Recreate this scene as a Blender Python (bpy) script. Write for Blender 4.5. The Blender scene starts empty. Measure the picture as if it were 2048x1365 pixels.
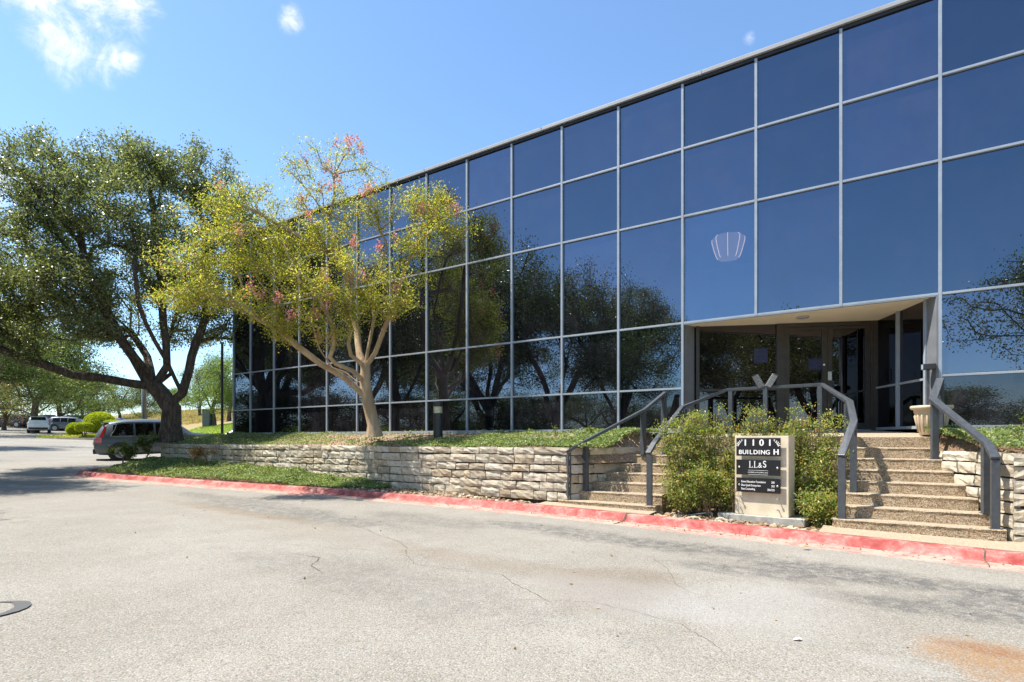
import bpy, bmesh, math, random
import numpy as np
from mathutils import Vector, Matrix

R = random.Random(7)
NR = np.random.RandomState(11)
SC = bpy.context.scene
COL = SC.collection

# ------------------------------------------------------------------ camera
cam_d = bpy.data.cameras.new("camera")
cam_d.sensor_width = 36.0
cam_d.lens = 1150.0 / 2048.0 * 36.0
cam_d.shift_y = (878.0 - 682.5) / 2048.0
cam_d.clip_start = 0.05
cam_d.clip_end = 3000.0
cam = bpy.data.objects.new("camera", cam_d)
COL.objects.link(cam)
cam.location = (0, 0, 1.5)
cam.rotation_euler = (math.radians(90), 0, 0)
SC.camera = cam

# ------------------------------------------------------------------ light
SUN = Vector((-0.535, 0.02, 1.0)).normalized()
EXPOSURE = 1.06
SKY_STRENGTH = 0.123
sun_d = bpy.data.lights.new("sun", 'SUN')
sun_d.energy = 4.6
sun_d.angle = math.radians(0.53)
sun_d.color = (1.0, 0.95, 0.87)
sun = bpy.data.objects.new("sun", sun_d)
COL.objects.link(sun)
sun.rotation_euler = (-SUN).to_track_quat('-Z', 'Y').to_euler()
SC.view_settings.view_transform = 'Standard'
SC.view_settings.look = 'None'
SC.view_settings.gamma = 1.0
SC.view_settings.use_curve_mapping = False
SC.view_settings.exposure = EXPOSURE
SC.cycles.max_bounces = 8
SC.cycles.transparent_max_bounces = 8


class NT:
    """small helper around a node tree"""
    def __init__(self, tree):
        self.t = tree
        tree.nodes.clear()

    def n(self, kind, **kw):
        nd = self.t.nodes.new(kind)
        for k, v in kw.items():
            if k.startswith('i_'):
                nd.inputs[k[2:].replace('_', ' ')].default_value = v
            else:
                setattr(nd, k, v)
        return nd

    def l(self, a, b):
        self.t.links.new(a, b)

    def val(self, x, sock):
        if hasattr(x, 'is_linked') or hasattr(x, 'links'):
            self.l(x, sock)
        else:
            sock.default_value = x

    def math(self, op, a, b=0.0, c=None, clamp=False):
        nd = self.n('ShaderNodeMath', operation=op)
        nd.use_clamp = clamp
        self.val(a, nd.inputs[0])
        self.val(b, nd.inputs[1])
        if c is not None:
            self.val(c, nd.inputs[2])
        return nd.outputs[0]

    def vmath(self, op, a, b=(0, 0, 0)):
        nd = self.n('ShaderNodeVectorMath', operation=op)
        self.val(a, nd.inputs[0])
        self.val(b, nd.inputs[1])
        return nd.outputs['Value'] if op in ('DOT_PRODUCT', 'LENGTH', 'DISTANCE') else nd.outputs[0]

    def step(self, v, lo, hi, to0=0.0, to1=1.0):
        nd = self.n('ShaderNodeMapRange', interpolation_type='SMOOTHSTEP')
        self.val(v, nd.inputs[0])
        nd.inputs[1].default_value = lo
        nd.inputs[2].default_value = hi
        nd.inputs[3].default_value = to0
        nd.inputs[4].default_value = to1
        return nd.outputs[0]

    def noise(self, vec, scale, detail=4.0, rough=0.55, dist=0.0, color=False):
        nd = self.n('ShaderNodeTexNoise')
        if vec is not None:
            self.l(vec, nd.inputs['Vector'])
        nd.inputs['Scale'].default_value = scale
        nd.inputs['Detail'].default_value = detail
        nd.inputs['Roughness'].default_value = rough
        nd.inputs['Distortion'].default_value = dist
        return nd.outputs['Color'] if color else nd.outputs[0]

    def voro(self, vec, scale, feature='F1', out='Distance'):
        nd = self.n('ShaderNodeTexVoronoi', feature=feature)
        if vec is not None:
            self.l(vec, nd.inputs['Vector'])
        nd.inputs['Scale'].default_value = scale
        return nd.outputs[out]

    def mix(self, fac, a, b, blend='MIX'):
        nd = self.n('ShaderNodeMix', data_type='RGBA', blend_type=blend)
        self.val(fac, nd.inputs[0])
        for x, s in ((a, nd.inputs[6]), (b, nd.inputs[7])):
            if isinstance(x, tuple) and len(x) == 3:
                x = (*x, 1.0)
            self.val(x, s)
        return nd.outputs[2]

    def ramp(self, fac, stops):
        nd = self.n('ShaderNodeValToRGB')
        self.l(fac, nd.inputs[0])
        el = nd.color_ramp.elements
        while len(el) > 1:
            el.remove(el[-1])
        el[0].position = stops[0][0]
        el[0].color = (*stops[0][1], 1)
        for p, c in stops[1:]:
            e = el.new(p)
            e.color = (*c, 1)
        return nd.outputs[0]

    def bump(self, height, strength=0.5, dist=0.01, normal=None):
        nd = self.n('ShaderNodeBump')
        nd.inputs['Strength'].default_value = strength
        nd.inputs['Distance'].default_value = dist
        self.l(height, nd.inputs['Height'])
        if normal is not None:
            self.l(normal, nd.inputs['Normal'])
        return nd.outputs[0]


def new_mat(name):
    m = bpy.data.materials.new(name)
    m.use_nodes = True
    return m, NT(m.node_tree)


def finish(nt, color, rough=0.8, normal=None, metallic=0.0, spec=0.5, coat=0.0):
    p = nt.n('ShaderNodeBsdfPrincipled')
    if isinstance(color, tuple) and len(color) == 3:
        color = (*color, 1.0)
    nt.val(color, p.inputs['Base Color'])
    nt.val(rough, p.inputs['Roughness'])
    nt.val(metallic, p.inputs['Metallic'])
    p.inputs['Specular IOR Level'].default_value = spec
    p.inputs['Coat Weight'].default_value = coat
    p.inputs['Coat Roughness'].default_value = 0.04
    if normal is not None:
        nt.l(normal, p.inputs['Normal'])
    o = nt.n('ShaderNodeOutputMaterial')
    nt.l(p.outputs[0], o.inputs[0])
    return p


# ------------------------------------------------------------------ world
world = bpy.data.worlds.new("World")
SC.world = world
world.use_nodes = True
w = NT(world.node_tree)
sky = w.n('ShaderNodeTexSky', sky_type='NISHITA', sun_disc=False)
sky.sun_elevation = math.asin(SUN.z)
sky.sun_rotation = math.atan2(SUN.x, SUN.y)
sky.altitude = 250.0
sky.air_density = 1.0
sky.dust_density = 0.6
sky.ozone_density = 2.2
tc = w.n('ShaderNodeTexCoord').outputs['Generated']
gen = w.vmath('NORMALIZE', tc)
n_big = w.noise(gen, 15.0, 9.0, 0.62, 0.9)
n_det = w.noise(gen, 48.0, 8.0, 0.68, 0.6)
cloud = None
for (d, rad, amp) in [((-0.755, 1, 0.83), 0.085, 1.05), ((-0.83, 1, 0.79), 0.05, 0.85), ((-0.69, 1, 0.78), 0.05, 0.9),
                      ((-0.76, 1, 0.685), 0.055, 0.72), ((-0.675, 1, 0.66), 0.03, 0.66),
                      ((-0.385, 1, 0.728), 0.022, 0.74), ((-0.885, 1, 0.468), 0.028, 0.9), ((-0.93, 1, 0.47), 0.05, 1.0),
                      ((0.415, 1, 0.695), 0.014, 0.5), ((-0.9, 0.6, 0.9), 0.2, 1.0), ((0.6, -1, 0.9), 0.16, 1.0),
                      ((-0.2, -1, 1.3), 0.2, 0.9)]:
    v = Vector(d).normalized()
    dist = w.vmath('DISTANCE', gen, tuple(v))
    m_ = w.step(dist, rad * 1.6, 0.0, 0.0, amp)
    cloud = m_ if cloud is None else w.math('MAXIMUM', cloud, m_)
tex = w.math('ADD', w.math('MULTIPLY', n_big, 0.75), w.math('MULTIPLY', n_det, 0.45))
mask = w.step(w.math('MULTIPLY', w.math('MINIMUM', cloud, 1.0), w.math('POWER', w.math('MULTIPLY', tex, 1.75), 2.2)), 0.28, 1.25)
skyc = w.mix(1.0, sky.outputs[0], (0.86, 1.0, 1.07), 'MULTIPLY')
colr = w.mix(w.math('MULTIPLY', mask, 0.92), skyc, (5.0, 5.05, 5.2))
bg = w.n('ShaderNodeBackground')
w.l(colr, bg.inputs[0])
bg.inputs[1].default_value = SKY_STRENGTH
wo = w.n('ShaderNodeOutputWorld')
w.l(bg.outputs[0], wo.inputs[0])

# ------------------------------------------------------------------ site frame
# a runs along the glass front (to the far end), b out from it, both in metres
F0 = np.array((6.85, 9.2))
UD = np.array((-1688.0, 1150.0)) / math.hypot(1688, 1150)
ND = np.array((-UD[1], UD[0]))
U3 = Vector((UD[0], UD[1], 0))
N3 = Vector((ND[0], ND[1], 0))
Z3 = Vector((0, 0, 1))


def F(a, b, z=0.0):
    p = F0 + a * UD + b * ND
    return Vector((p[0], p[1], z))


def AB(x, y):
    d0, d1 = x - F0[0], y - F0[1]
    return d0 * UD[0] + d1 * UD[1], d0 * ND[0] + d1 * ND[1]


def zg(a):
    a = max(-12.0, min(100.0, a))
    if a < 0:
        return 0.07 + 0.012 * a
    return 0.07 + 0.012 * a + 0.00019 * a * a


# ------------------------------------------------------------------ mesh tools
def props(o, label=None, cat=None, group=None, kind=None):
    if label: o['label'] = label
    if cat: o['category'] = cat
    if group: o['group'] = group
    if kind: o['kind'] = kind
    return o


def empty(name, loc, label=None, cat=None, group=None, rz=0.0):
    o = bpy.data.objects.new(name, None)
    o.location = loc
    o.rotation_euler = (0, 0, rz)
    o.empty_display_size = 0.2
    COL.objects.link(o)
    return props(o, label, cat, group)


def origin_of(o):
    v = Vector((0, 0, 0))
    while o is not None:
        v += Vector(o.location)
        o = o.parent
    return v


def link_mesh(me, name, mat, parent=None, smooth=False, local=False, shift=None):
    o = bpy.data.objects.new(name, me)
    COL.objects.link(o)
    if mat is not None and not me.materials:
        me.materials.append(mat)
    if smooth:
        me.polygons.foreach_set('use_smooth', [True] * len(me.polygons))
    if parent is not None:
        if not local:
            me.transform(Matrix.Translation(-origin_of(parent)))
        o.parent = parent
    return o


class MB:
    def __init__(s):
        s.v = []
        s.f = []

    def add(s, vs, fs):
        k = len(s.v)
        s.v.extend([tuple(p) for p in vs])
        s.f.extend([tuple(i + k for i in f) for f in fs])

    def hexa(s, c):
        """eight corners: bottom loop 0-3, top loop 4-7"""
        s.add(c, [(3, 2, 1, 0), (4, 5, 6, 7), (0, 1, 5, 4), (1, 2, 6, 5), (2, 3, 7, 6), (3, 0, 4, 7)])

    def box(s, c, x, y, z, hx, hy, hz):
        c = Vector(c)
        x, y, z = Vector(x), Vector(y), Vector(z)
        P = []
        for sz in (-1, 1):
            for sx, sy in ((-1, -1), (1, -1), (1, 1), (-1, 1)):
                P.append(c + x * hx * sx + y * hy * sy + z * hz * sz)
        s.hexa(P)

    def fbox(s, a0, a1, b0, b1, z0, z1):
        """box in site coordinates"""
        P = [F(a0, b0, z0), F(a0, b1, z0), F(a1, b1, z0), F(a1, b0, z0), F(a0, b0, z1), F(a0, b1, z1), F(a1, b1, z1), F(a1, b0, z1)]
        s.hexa(P)

    def wbox(s, x0, x1, y0, y1, z0, z1):
        s.hexa([(x0, y0, z0), (x1, y0, z0), (x1, y1, z0), (x0, y1, z0), (x0, y0, z1), (x1, y0, z1), (x1, y1, z1), (x0, y1, z1)])

    def prism(s, poly, z0, z1):
        n = len(poly)
        vs = [(p[0], p[1], z0) for p in poly] + [(p[0], p[1], z1) for p in poly]
        fs = [tuple(range(n - 1, -1, -1)), tuple(range(n, 2 * n))] + [(i, (i + 1) % n, n + (i + 1) % n, n + i) for i in range(n)]
        s.add(vs, fs)

    def tube(s, pts, radii, sides=6, cap=True):
        n = len(pts)
        pts = [Vector(p) for p in pts]
        k = len(s.v)
        prev = None
        for i, p in enumerate(pts):
            t = (pts[min(i + 1, n - 1)] - pts[max(i - 1, 0)])
            t = t.normalized() if t.length > 1e-9 else Vector((0, 0, 1))
            if prev is None:
                x = t.orthogonal().normalized()
            else:
                x = (prev - t * prev.dot(t))
                x = x.normalized() if x.length > 1e-6 else t.orthogonal().normalized()
            prev = x
            y = t.cross(x)
            for j in range(sides):
                an = 2 * math.pi * j / sides
                s.v.append(tuple(p + (x * math.cos(an) + y * math.sin(an)) * radii[i]))
        for i in range(n - 1):
            for j in range(sides):
                a = k + i * sides + j
                b = k + i * sides + (j + 1) % sides
                s.f.append((a, b, b + sides, a + sides))
        if cap:
            s.f.append(tuple(k + j for j in range(sides - 1, -1, -1)))
            s.f.append(tuple(k + (n - 1) * sides + j for j in range(sides)))

    def lathe(s, c, prof, sides=20, axis=Z3, x=None):
        """prof: list of (radius, height) along the axis"""
        c = Vector(c)
        axis = Vector(axis).normalized()
        x = axis.orthogonal().normalized() if x is None else Vector(x)
        y = axis.cross(x)
        k = len(s.v)
        for r, h in prof:
            for j in range(sides):
                an = 2 * math.pi * j / sides
                s.v.append(tuple(c + axis * h + (x * math.cos(an) + y * math.sin(an)) * r))
        for i in range(len(prof) - 1):
            for j in range(sides):
                a = k + i * sides + j
                b = k + i * sides + (j + 1) % sides
                s.f.append((a, b, b + sides, a + sides))
        s.f.append(tuple(k + j for j in range(sides - 1, -1, -1)))
        s.f.append(tuple(k + (len(prof) - 1) * sides + j for j in range(sides)))

    def sweep(s, pts, wd, th):
        """flat bar along a polyline with mitred corners"""
        pts = [Vector(p) for p in pts]
        n = len(pts)
        k = len(s.v)
        for i, p in enumerate(pts):
            d0 = (pts[i] - pts[i - 1]).normalized() if i > 0 else None
            d1 = (pts[i + 1] - pts[i]).normalized() if i < n - 1 else None
            d0 = d0 or d1
            d1 = d1 or d0
            t = (d0 + d1).normalized()
            h0 = Vector((d0.x, d0.y, 0)).normalized()
            h1 = Vector((d1.x, d1.y, 0)).normalized()
            ht = (h0 + h1).normalized()
            sd = Vector((ht.y, -ht.x, 0))
            fac = 1.0 / max(0.5, math.sqrt(max(0.0, (1 + h0.dot(h1)) / 2)))
            up = sd.cross(t).normalized()
            facz = 1.0 / max(0.6, math.sqrt(max(0.0, (1 + d0.dot(d1)) / 2)))
            for ax, az in ((-1, -1), (1, -1), (1, 1), (-1, 1)):
                s.v.append(tuple(p + sd * (ax * wd / 2 * fac) + up * (az * th / 2 * facz)))
        for i in range(n - 1):
            for j in range(4):
                a = k + i * 4 + j
                b = k + i * 4 + (j + 1) % 4
                s.f.append((a, b, b + 4, a + 4))
        s.f.append((k + 3, k + 2, k + 1, k))
        e = k + (n - 1) * 4
        s.f.append((e, e + 1, e + 2, e + 3))

    def mesh(s, name):
        me = bpy.data.meshes.new(name)
        me.from_pydata(s.v, [], s.f)
        me.update()
        return me

    def build(s, name, mat, parent=None, smooth=False, local=False, bevel=0.0, fix=True):
        me = s.mesh(name)
        if fix or bevel:
            bm = bmesh.new()
            bm.from_mesh(me)
            if bevel:
                bmesh.ops.bevel(bm, geom=list(bm.edges), offset=bevel, segments=2, affect='EDGES', profile=0.6)
            bmesh.ops.recalc_face_normals(bm, faces=bm.faces)
            bm.to_mesh(me)
            bm.free()
        return link_mesh(me, name, mat, parent, smooth, local)


def grid_mesh(name, nx, ny, fn):
    vs = [fn(i, j) for j in range(ny) for i in range(nx)]
    fs = [(j * nx + i, j * nx + i + 1, (j + 1) * nx + i + 1, (j + 1) * nx + i) for j in range(ny - 1) for i in range(nx - 1)]
    me = bpy.data.meshes.new(name)
    me.from_pydata([tuple(v) for v in vs], [], fs)
    bm = bmesh.new()
    bm.from_mesh(me)
    bmesh.ops.recalc_face_normals(bm, faces=bm.faces)
    up = sum(f.normal.z for f in bm.faces)
    if up < 0:
        bmesh.ops.reverse_faces(bm, faces=bm.faces)
    bm.to_mesh(me)
    bm.free()
    return me


def quads_mesh(name, V):
    """V: (n,4,3) array of quads"""
    n = V.shape[0]
    me = bpy.data.meshes.new(name)
    me.vertices.add(n * 4)
    me.vertices.foreach_set('co', V.reshape(-1).astype(np.float32))
    me.loops.add(n * 4)
    me.loops.foreach_set('vertex_index', np.arange(n * 4, dtype=np.int32))
    me.polygons.add(n)
    me.polygons.foreach_set('loop_start', np.arange(0, n * 4, 4, dtype=np.int32))
    me.polygons.foreach_set('loop_total', np.full(n, 4, dtype=np.int32))
    me.update()
    me.validate()
    return me


def unit(v):
    return v / np.maximum(1e-9, np.linalg.norm(v, axis=-1, keepdims=True))


def leaves(C, length, width, up=0.25, droop=0.0, fold=0.25):
    """leaf-sized rhombs at the points C (n,3); returns (n,4,3)"""
    n = len(C)
    d = unit(NR.normal(size=(n, 3)) + np.array((0, 0, -droop)))
    nrm = unit(NR.normal(size=(n, 3)) + np.array((0, 0, up * 4)))
    sd = unit(np.cross(d, nrm))
    L = (length * NR.uniform(0.65, 1.25, size=(n, 1)))
    W = (width * NR.uniform(0.7, 1.2, size=(n, 1)))
    tip = C + d * L / 2
    tail = C - d * L / 2
    up_ = np.cross(sd, d)
    mid = C + d * L * 0.08 + up_ * L * fold * 0.2
    return np.stack([tail, mid + sd * W / 2, tip, mid - sd * W / 2], axis=1)

# ------------------------------------------------------------------ materials
def geo_pos(nt):
    return nt.n('ShaderNodeNewGeometry').outputs['Position']


def spot(nt, pos, a, b, rad_a, rad_b, ns, soft=0.5):
    """ragged stain centred on the site point (a,b), on the ground"""
    c = F(a, b)
    rel = nt.vmath('SUBTRACT', pos, (c.x, c.y, 0))
    da = nt.math('DIVIDE', nt.vmath('DOT_PRODUCT', rel, (UD[0], UD[1], 0)), rad_a)
    db = nt.math('DIVIDE', nt.vmath('DOT_PRODUCT', rel, (ND[0], ND[1], 0)), rad_b)
    r = nt.math('SQRT', nt.math('ADD', nt.math('MULTIPLY', da, da), nt.math('MULTIPLY', db, db)))
    r = nt.math('ADD', r, nt.math('MULTIPLY', nt.math('SUBTRACT', ns, 0.5), 1.9))
    return nt.step(r, 1.0 + soft / 2, 1.0 - soft / 2)


def make_asphalt():
    m, t = new_mat('asphalt')
    pos = geo_pos(t)
    big = t.noise(pos, 0.35, 5, 0.6)
    mid = t.noise(pos, 2.2, 6, 0.62, 0.4)
    fine = t.noise(pos, 60, 3, 0.7)
    grit = t.voro(pos, 95.0)
    gcol = t.n('ShaderNodeTexVoronoi')
    t.l(pos, gcol.inputs['Vector'])
    gcol.inputs['Scale'].default_value = 95.0
    base = t.mix(t.step(big, 0.3, 0.72), (0.242, 0.222, 0.183), (0.318, 0.296, 0.252))
    base = t.mix(t.step(mid, 0.40, 0.78, 0.0, 0.5), base, (0.205, 0.18, 0.142))
    # single stones of the worn surface
    sepc = t.n('ShaderNodeSeparateColor')
    t.l(gcol.outputs['Color'], sepc.inputs[0])
    base = t.mix(t.step(sepc.outputs[0], 0.6, 0.98, 0, 0.6), base, (0.40, 0.38, 0.35))
    base = t.mix(t.step(sepc.outputs[1], 0.84, 0.99, 0, 0.6), base, (0.10, 0.092, 0.08))
    base = t.mix(t.step(sepc.outputs[2], 0.9, 0.99, 0, 0.5), base, (0.27, 0.19, 0.12))
    base = t.mix(t.step(grit, 0.45, 0.8, 0, 0.55), base, (0.10, 0.095, 0.085))
    stonev = t.step(t.math('ADD', t.math('MULTIPLY', sepc.outputs[2], 0.6), t.math('MULTIPLY', t.noise(pos, 18, 5, 0.7), 0.6)), 0.3, 0.85, 0.35, 1.25)
    rag = t.noise(pos, 1.6, 8, 0.68, 0.8)
    rag2 = t.noise(pos, 7.5, 8, 0.72, 0.5)
    speck = t.step(t.math('ADD', t.math('MULTIPLY', rag2, 0.75), t.math('MULTIPLY', fine, 0.5)), 0.52, 0.70)
    # drips and wear left on the surface by parked cars and run-off
    dark = None
    for (a, b, ra, rb, k) in [(3.2, 4.1, 1.6, 0.38, 0.7), (1.0, 4.45, 1.3, 0.42, 0.75), (-0.7, 4.6, 0.9, 0.5, 0.8), (-0.4, 5.2, 0.8, 0.4, 0.7), (0.4, 5.5, 0.7, 0.25, 0.6), (1.9, 5.0, 0.7, 0.25, 0.65), (4.6, 7.6, 2.2, 0.5, 0.25),
                              (4.9, 3.9, 1.1, 0.35, 0.6), (9.5, 5.3, 2.6, 0.5, 0.55), (11.5, 4.9, 2.4, 0.35, 0.5), (7.0, 4.4, 1.3, 0.5, 0.4)]:
        s_ = t.math('MULTIPLY', spot(t, pos, a, b, ra, rb, rag, 0.9), k)
        dark = s_ if dark is None else t.math('MAXIMUM', dark, s_)
    base = t.mix(t.math('MULTIPLY', dark, t.math('ADD', t.math('MULTIPLY', speck, 0.85), 0.12)), base, (0.055, 0.055, 0.056))
    for (a, b, ra, rb, k, col) in [(2.8, 6.35, 0.55, 0.8, 0.5, (0.15, 0.11, 0.07)), (4.3, 6.3, 1.6, 0.3, 0.3, (0.17, 0.12, 0.07)),
                                   (-0.05, 6.65, 0.36, 0.42, 0.62, (0.27, 0.135, 0.04)), (0.02, 6.42, 0.22, 0.12, 0.5, (0.19, 0.085, 0.04)),
                                   (8.0, 6.2, 2.3, 0.6, 0.28, (0.19, 0.155, 0.11)), (10.5, 5.8, 2.2, 0.22, 0.5, (0.19, 0.14, 0.09)),
                                   (1.5, 6.3, 0.6, 0.8, 0.4, (0.33, 0.32, 0.30)), (2.5, 6.6, 0.9, 0.5, 0.35, (0.32, 0.31, 0.3)),
                                   (-0.5, 5.25, 0.16, 0.12, 0.6, (0.45, 0.45, 0.46)), (0.55, 7.1, 0.3, 0.12, 0.22, (0.38, 0.37, 0.35))]:
        base = t.mix(t.math('MULTIPLY', t.math('MULTIPLY', spot(t, pos, a, b, ra, rb, rag, 0.9), k), stonev, clamp=True), base, col)
    hgt = t.math('ADD', t.math('MULTIPLY', grit, -0.6), t.math('MULTIPLY', fine, 0.6))
    finish(t, base, 0.93, t.bump(hgt, 0.75, 0.006), spec=0.25)
    return m


def make_plain(name, col, rough=0.6, var=0.12, scale=6.0, bump=0.0, metallic=0.0, spec=0.5, coat=0.0, bscale=60.0):
    m, t = new_mat(name)
    pos = t.n('ShaderNodeTexCoord').outputs['Object']
    n = t.noise(pos, scale, 5, 0.6)
    c = t.mix(t.step(n, 0.3, 0.7), tuple(x * (1 - var) for x in col), tuple(min(1, x * (1 + var)) for x in col))
    nm = None
    if bump:
        nm = t.bump(t.noise(pos, bscale, 4, 0.65), bump, 0.01)
    finish(t, c, rough, nm, metallic, spec, coat)
    return m


def make_aggregate(name='exposed_aggregate', tint=1.0):
    m, t = new_mat(name)
    pos = geo_pos(t)
    v = t.n('ShaderNodeTexVoronoi')
    t.l(pos, v.inputs['Vector'])
    v.inputs['Scale'].default_value = 82.0
    sc_ = t.n('ShaderNodeSeparateColor')
    t.l(v.outputs['Color'], sc_.inputs[0])
    k = tint
    c = t.ramp(sc_.outputs[0], [(0.0, (0.12 * k, 0.075 * k, 0.04 * k)), (0.3, (0.26 * k, 0.18 * k, 0.10 * k)), (0.6, (0.36 * k, 0.27 * k, 0.17 * k)), (0.85, (0.45 * k, 0.39 * k, 0.30 * k)), (1.0, (0.5 * k, 0.32 * k, 0.16 * k))])
    c = t.mix(t.step(v.outputs['Distance'], 0.45, 0.8, 0, 0.55), c, (0.20, 0.15, 0.10))
    big = t.noise(pos, 3.0, 6, 0.65)
    c = t.mix(t.step(big, 0.52, 0.8, 0, 0.5), c, (0.17, 0.14, 0.10))
    # paler tan mixed in on the faces that point up
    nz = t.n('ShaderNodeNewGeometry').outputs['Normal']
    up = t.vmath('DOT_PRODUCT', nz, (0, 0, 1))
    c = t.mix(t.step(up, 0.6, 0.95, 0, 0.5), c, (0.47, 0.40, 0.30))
    nm = t.bump(v.outputs['Distance'], 1.0, 0.012)
    finish(t, c, 0.9, t.bump(big, 0.3, 0.02, nm), spec=0.25)
    return m


def make_limestone(name='limestone', warm=0.0):
    m, t = new_mat(name)
    g = t.n('ShaderNodeNewGeometry')
    oi = t.n('ShaderNodeObjectInfo')
    pos = g.outputs['Position']
    n1 = t.noise(pos, 5.5, 7, 0.65, 0.3)
    n2 = t.noise(pos, 26, 6, 0.7)
    c = t.ramp(oi.outputs['Random'], [(0, (0.36, 0.30, 0.215)), (0.3, (0.49, 0.43, 0.325)), (0.65, (0.58, 0.52, 0.41)), (0.88, (0.53, 0.445, 0.315)), (1, (0.41, 0.32, 0.21))])
    c = t.mix(t.step(n1, 0.45, 0.75, 0, 0.6), c, (0.34, 0.285, 0.20))
    c = t.mix(t.step(n1, 0.42, 0.25, 0, 0.4), c, (0.64, 0.62, 0.56))
    # dark grey vertical streaks mixed into the face colour
    mp = t.n('ShaderNodeMapping')
    mp.inputs['Scale'].default_value = (1, 1, 0.12)
    t.l(pos, mp.inputs[0])
    st = t.noise(mp.outputs[0], 9.0, 5, 0.65)
    c = t.mix(t.step(st, 0.5, 0.72, 0, 0.5), c, (0.16, 0.145, 0.12))
    pit = t.step(n2, 0.56, 0.75, 0, 0.55)
    c = t.mix(pit, c, (0.20, 0.165, 0.115))
    h = t.math('ADD', t.math('MULTIPLY', n1, 1.0), t.math('MULTIPLY', n2, 0.5))
    finish(t, c, 0.92, t.bump(h, 0.7, 0.025), spec=0.2)
    return m


def make_kerb():
    m, t = new_mat('red_kerb_paint')
    pos = geo_pos(t)
    n1 = t.noise(pos, 3.2, 7, 0.68, 0.6)
    n2 = t.noise(pos, 22, 6, 0.72)
    red = t.mix(t.step(n1, 0.3, 0.7), (0.27, 0.04, 0.034), (0.46, 0.16, 0.135))
    red = t.mix(t.step(n2, 0.5, 0.75, 0, 0.45), red, (0.20, 0.04, 0.034))
    wear = t.step(t.math('ADD', t.math('MULTIPLY', n1, 0.55), t.math('MULTIPLY', n2, 0.55)), 0.52, 0.70)
    # traffic wears the paint off the flat gutter and the top arris first
    nz = t.n('ShaderNodeNewGeometry').outputs['Normal']
    flat = t.step(t.vmath('DOT_PRODUCT', nz, (0, 0, 1)), 0.75, 0.99)
    c = t.mix(t.math('MULTIPLY', wear, t.math('ADD', t.math('MULTIPLY', flat, 0.5), 0.42)), red, (0.47, 0.34, 0.285))
    finish(t, c, 0.75, t.bump(t.noise(pos, 90, 3, 0.7), 0.5, 0.006), spec=0.3)
    return m


def make_gutter():
    m, t = new_mat('worn_red_gutter')
    pos = geo_pos(t)
    n1 = t.noise(pos, 2.4, 7, 0.68, 0.6)
    n2 = t.noise(pos, 14, 6, 0.72)
    mp = t.math('ADD', t.math('MULTIPLY', n1, 0.7), t.math('MULTIPLY', n2, 0.45))
    c = t.mix(t.step(mp, 0.46, 0.64), (0.46, 0.17, 0.14), (0.36, 0.30, 0.24))
    c = t.mix(t.step(t.noise(pos, 70, 3), 0.55, 0.75, 0, 0.5), c, (0.2, 0.15, 0.12))
    finish(t, c, 0.85, t.bump(n2, 0.4, 0.006), spec=0.25)
    return m


def make_soil(name, c0, c1, c2):
    m, t = new_mat(name)
    pos = geo_pos(t)
    n1 = t.noise(pos, 4, 6, 0.65)
    v = t.n('ShaderNodeTexVoronoi')
    t.l(pos, v.inputs['Vector'])
    v.inputs['Scale'].default_value = 38.0
    s = t.n('ShaderNodeSeparateColor')
    t.l(v.outputs['Color'], s.inputs[0])
    c = t.mix(s.outputs[0], c0, c1)
    c = t.mix(t.step(n1, 0.4, 0.7), c, c2)
    finish(t, c, 0.95, t.bump(v.outputs['Distance'], 0.9, 0.03), spec=0.1)
    return m


def make_leaf(name, stops, trans=0.35, rough=0.5, spec=0.35):
    m, t = new_mat(name)
    g = t.n('ShaderNodeNewGeometry')
    c = t.ramp(g.outputs['Random Per Island'], stops)
    n = t.noise(g.outputs['Position'], 0.9, 3, 0.5)
    c = t.mix(1.0, c, t.mix(n, (0.72, 0.76, 0.7), (1.3, 1.25, 1.2)), 'MULTIPLY')
    p = t.n('ShaderNodeBsdfPrincipled')
    t.l(c, p.inputs['Base Color'])
    p.inputs['Roughness'].default_value = rough
    p.inputs['Specular IOR Level'].default_value = spec
    tr = t.n('ShaderNodeBsdfTranslucent')
    t.l(t.mix(1.0, c, (1.5, 1.6, 0.7), 'MULTIPLY'), tr.inputs[0])
    ms = t.n('ShaderNodeMixShader')
    ms.inputs[0].default_value = trans
    t.l(p.outputs[0], ms.inputs[1])
    t.l(tr.outputs[0], ms.inputs[2])
    o = t.n('ShaderNodeOutputMaterial')
    t.l(ms.outputs[0], o.inputs[0])
    return m


def make_bark(name, c0, c1, c2, scale=14.0, stretch=0.2, strength=0.9):
    m, t = new_mat(name)
    pos = t.n('ShaderNodeTexCoord').outputs['Object']
    mp = t.n('ShaderNodeMapping')
    mp.inputs['Scale'].default_value = (1, 1, stretch)
    t.l(pos, mp.inputs[0])
    n = t.noise(mp.outputs[0], scale, 6, 0.65, 0.5)
    n2 = t.noise(pos, 3.0, 4, 0.6)
    c = t.mix(t.step(n, 0.35, 0.68), c0, c1)
    c = t.mix(t.step(n2, 0.5, 0.75, 0, 0.6), c, c2)
    finish(t, c, 0.85, t.bump(n, strength, 0.04), spec=0.2)
    return m


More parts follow.
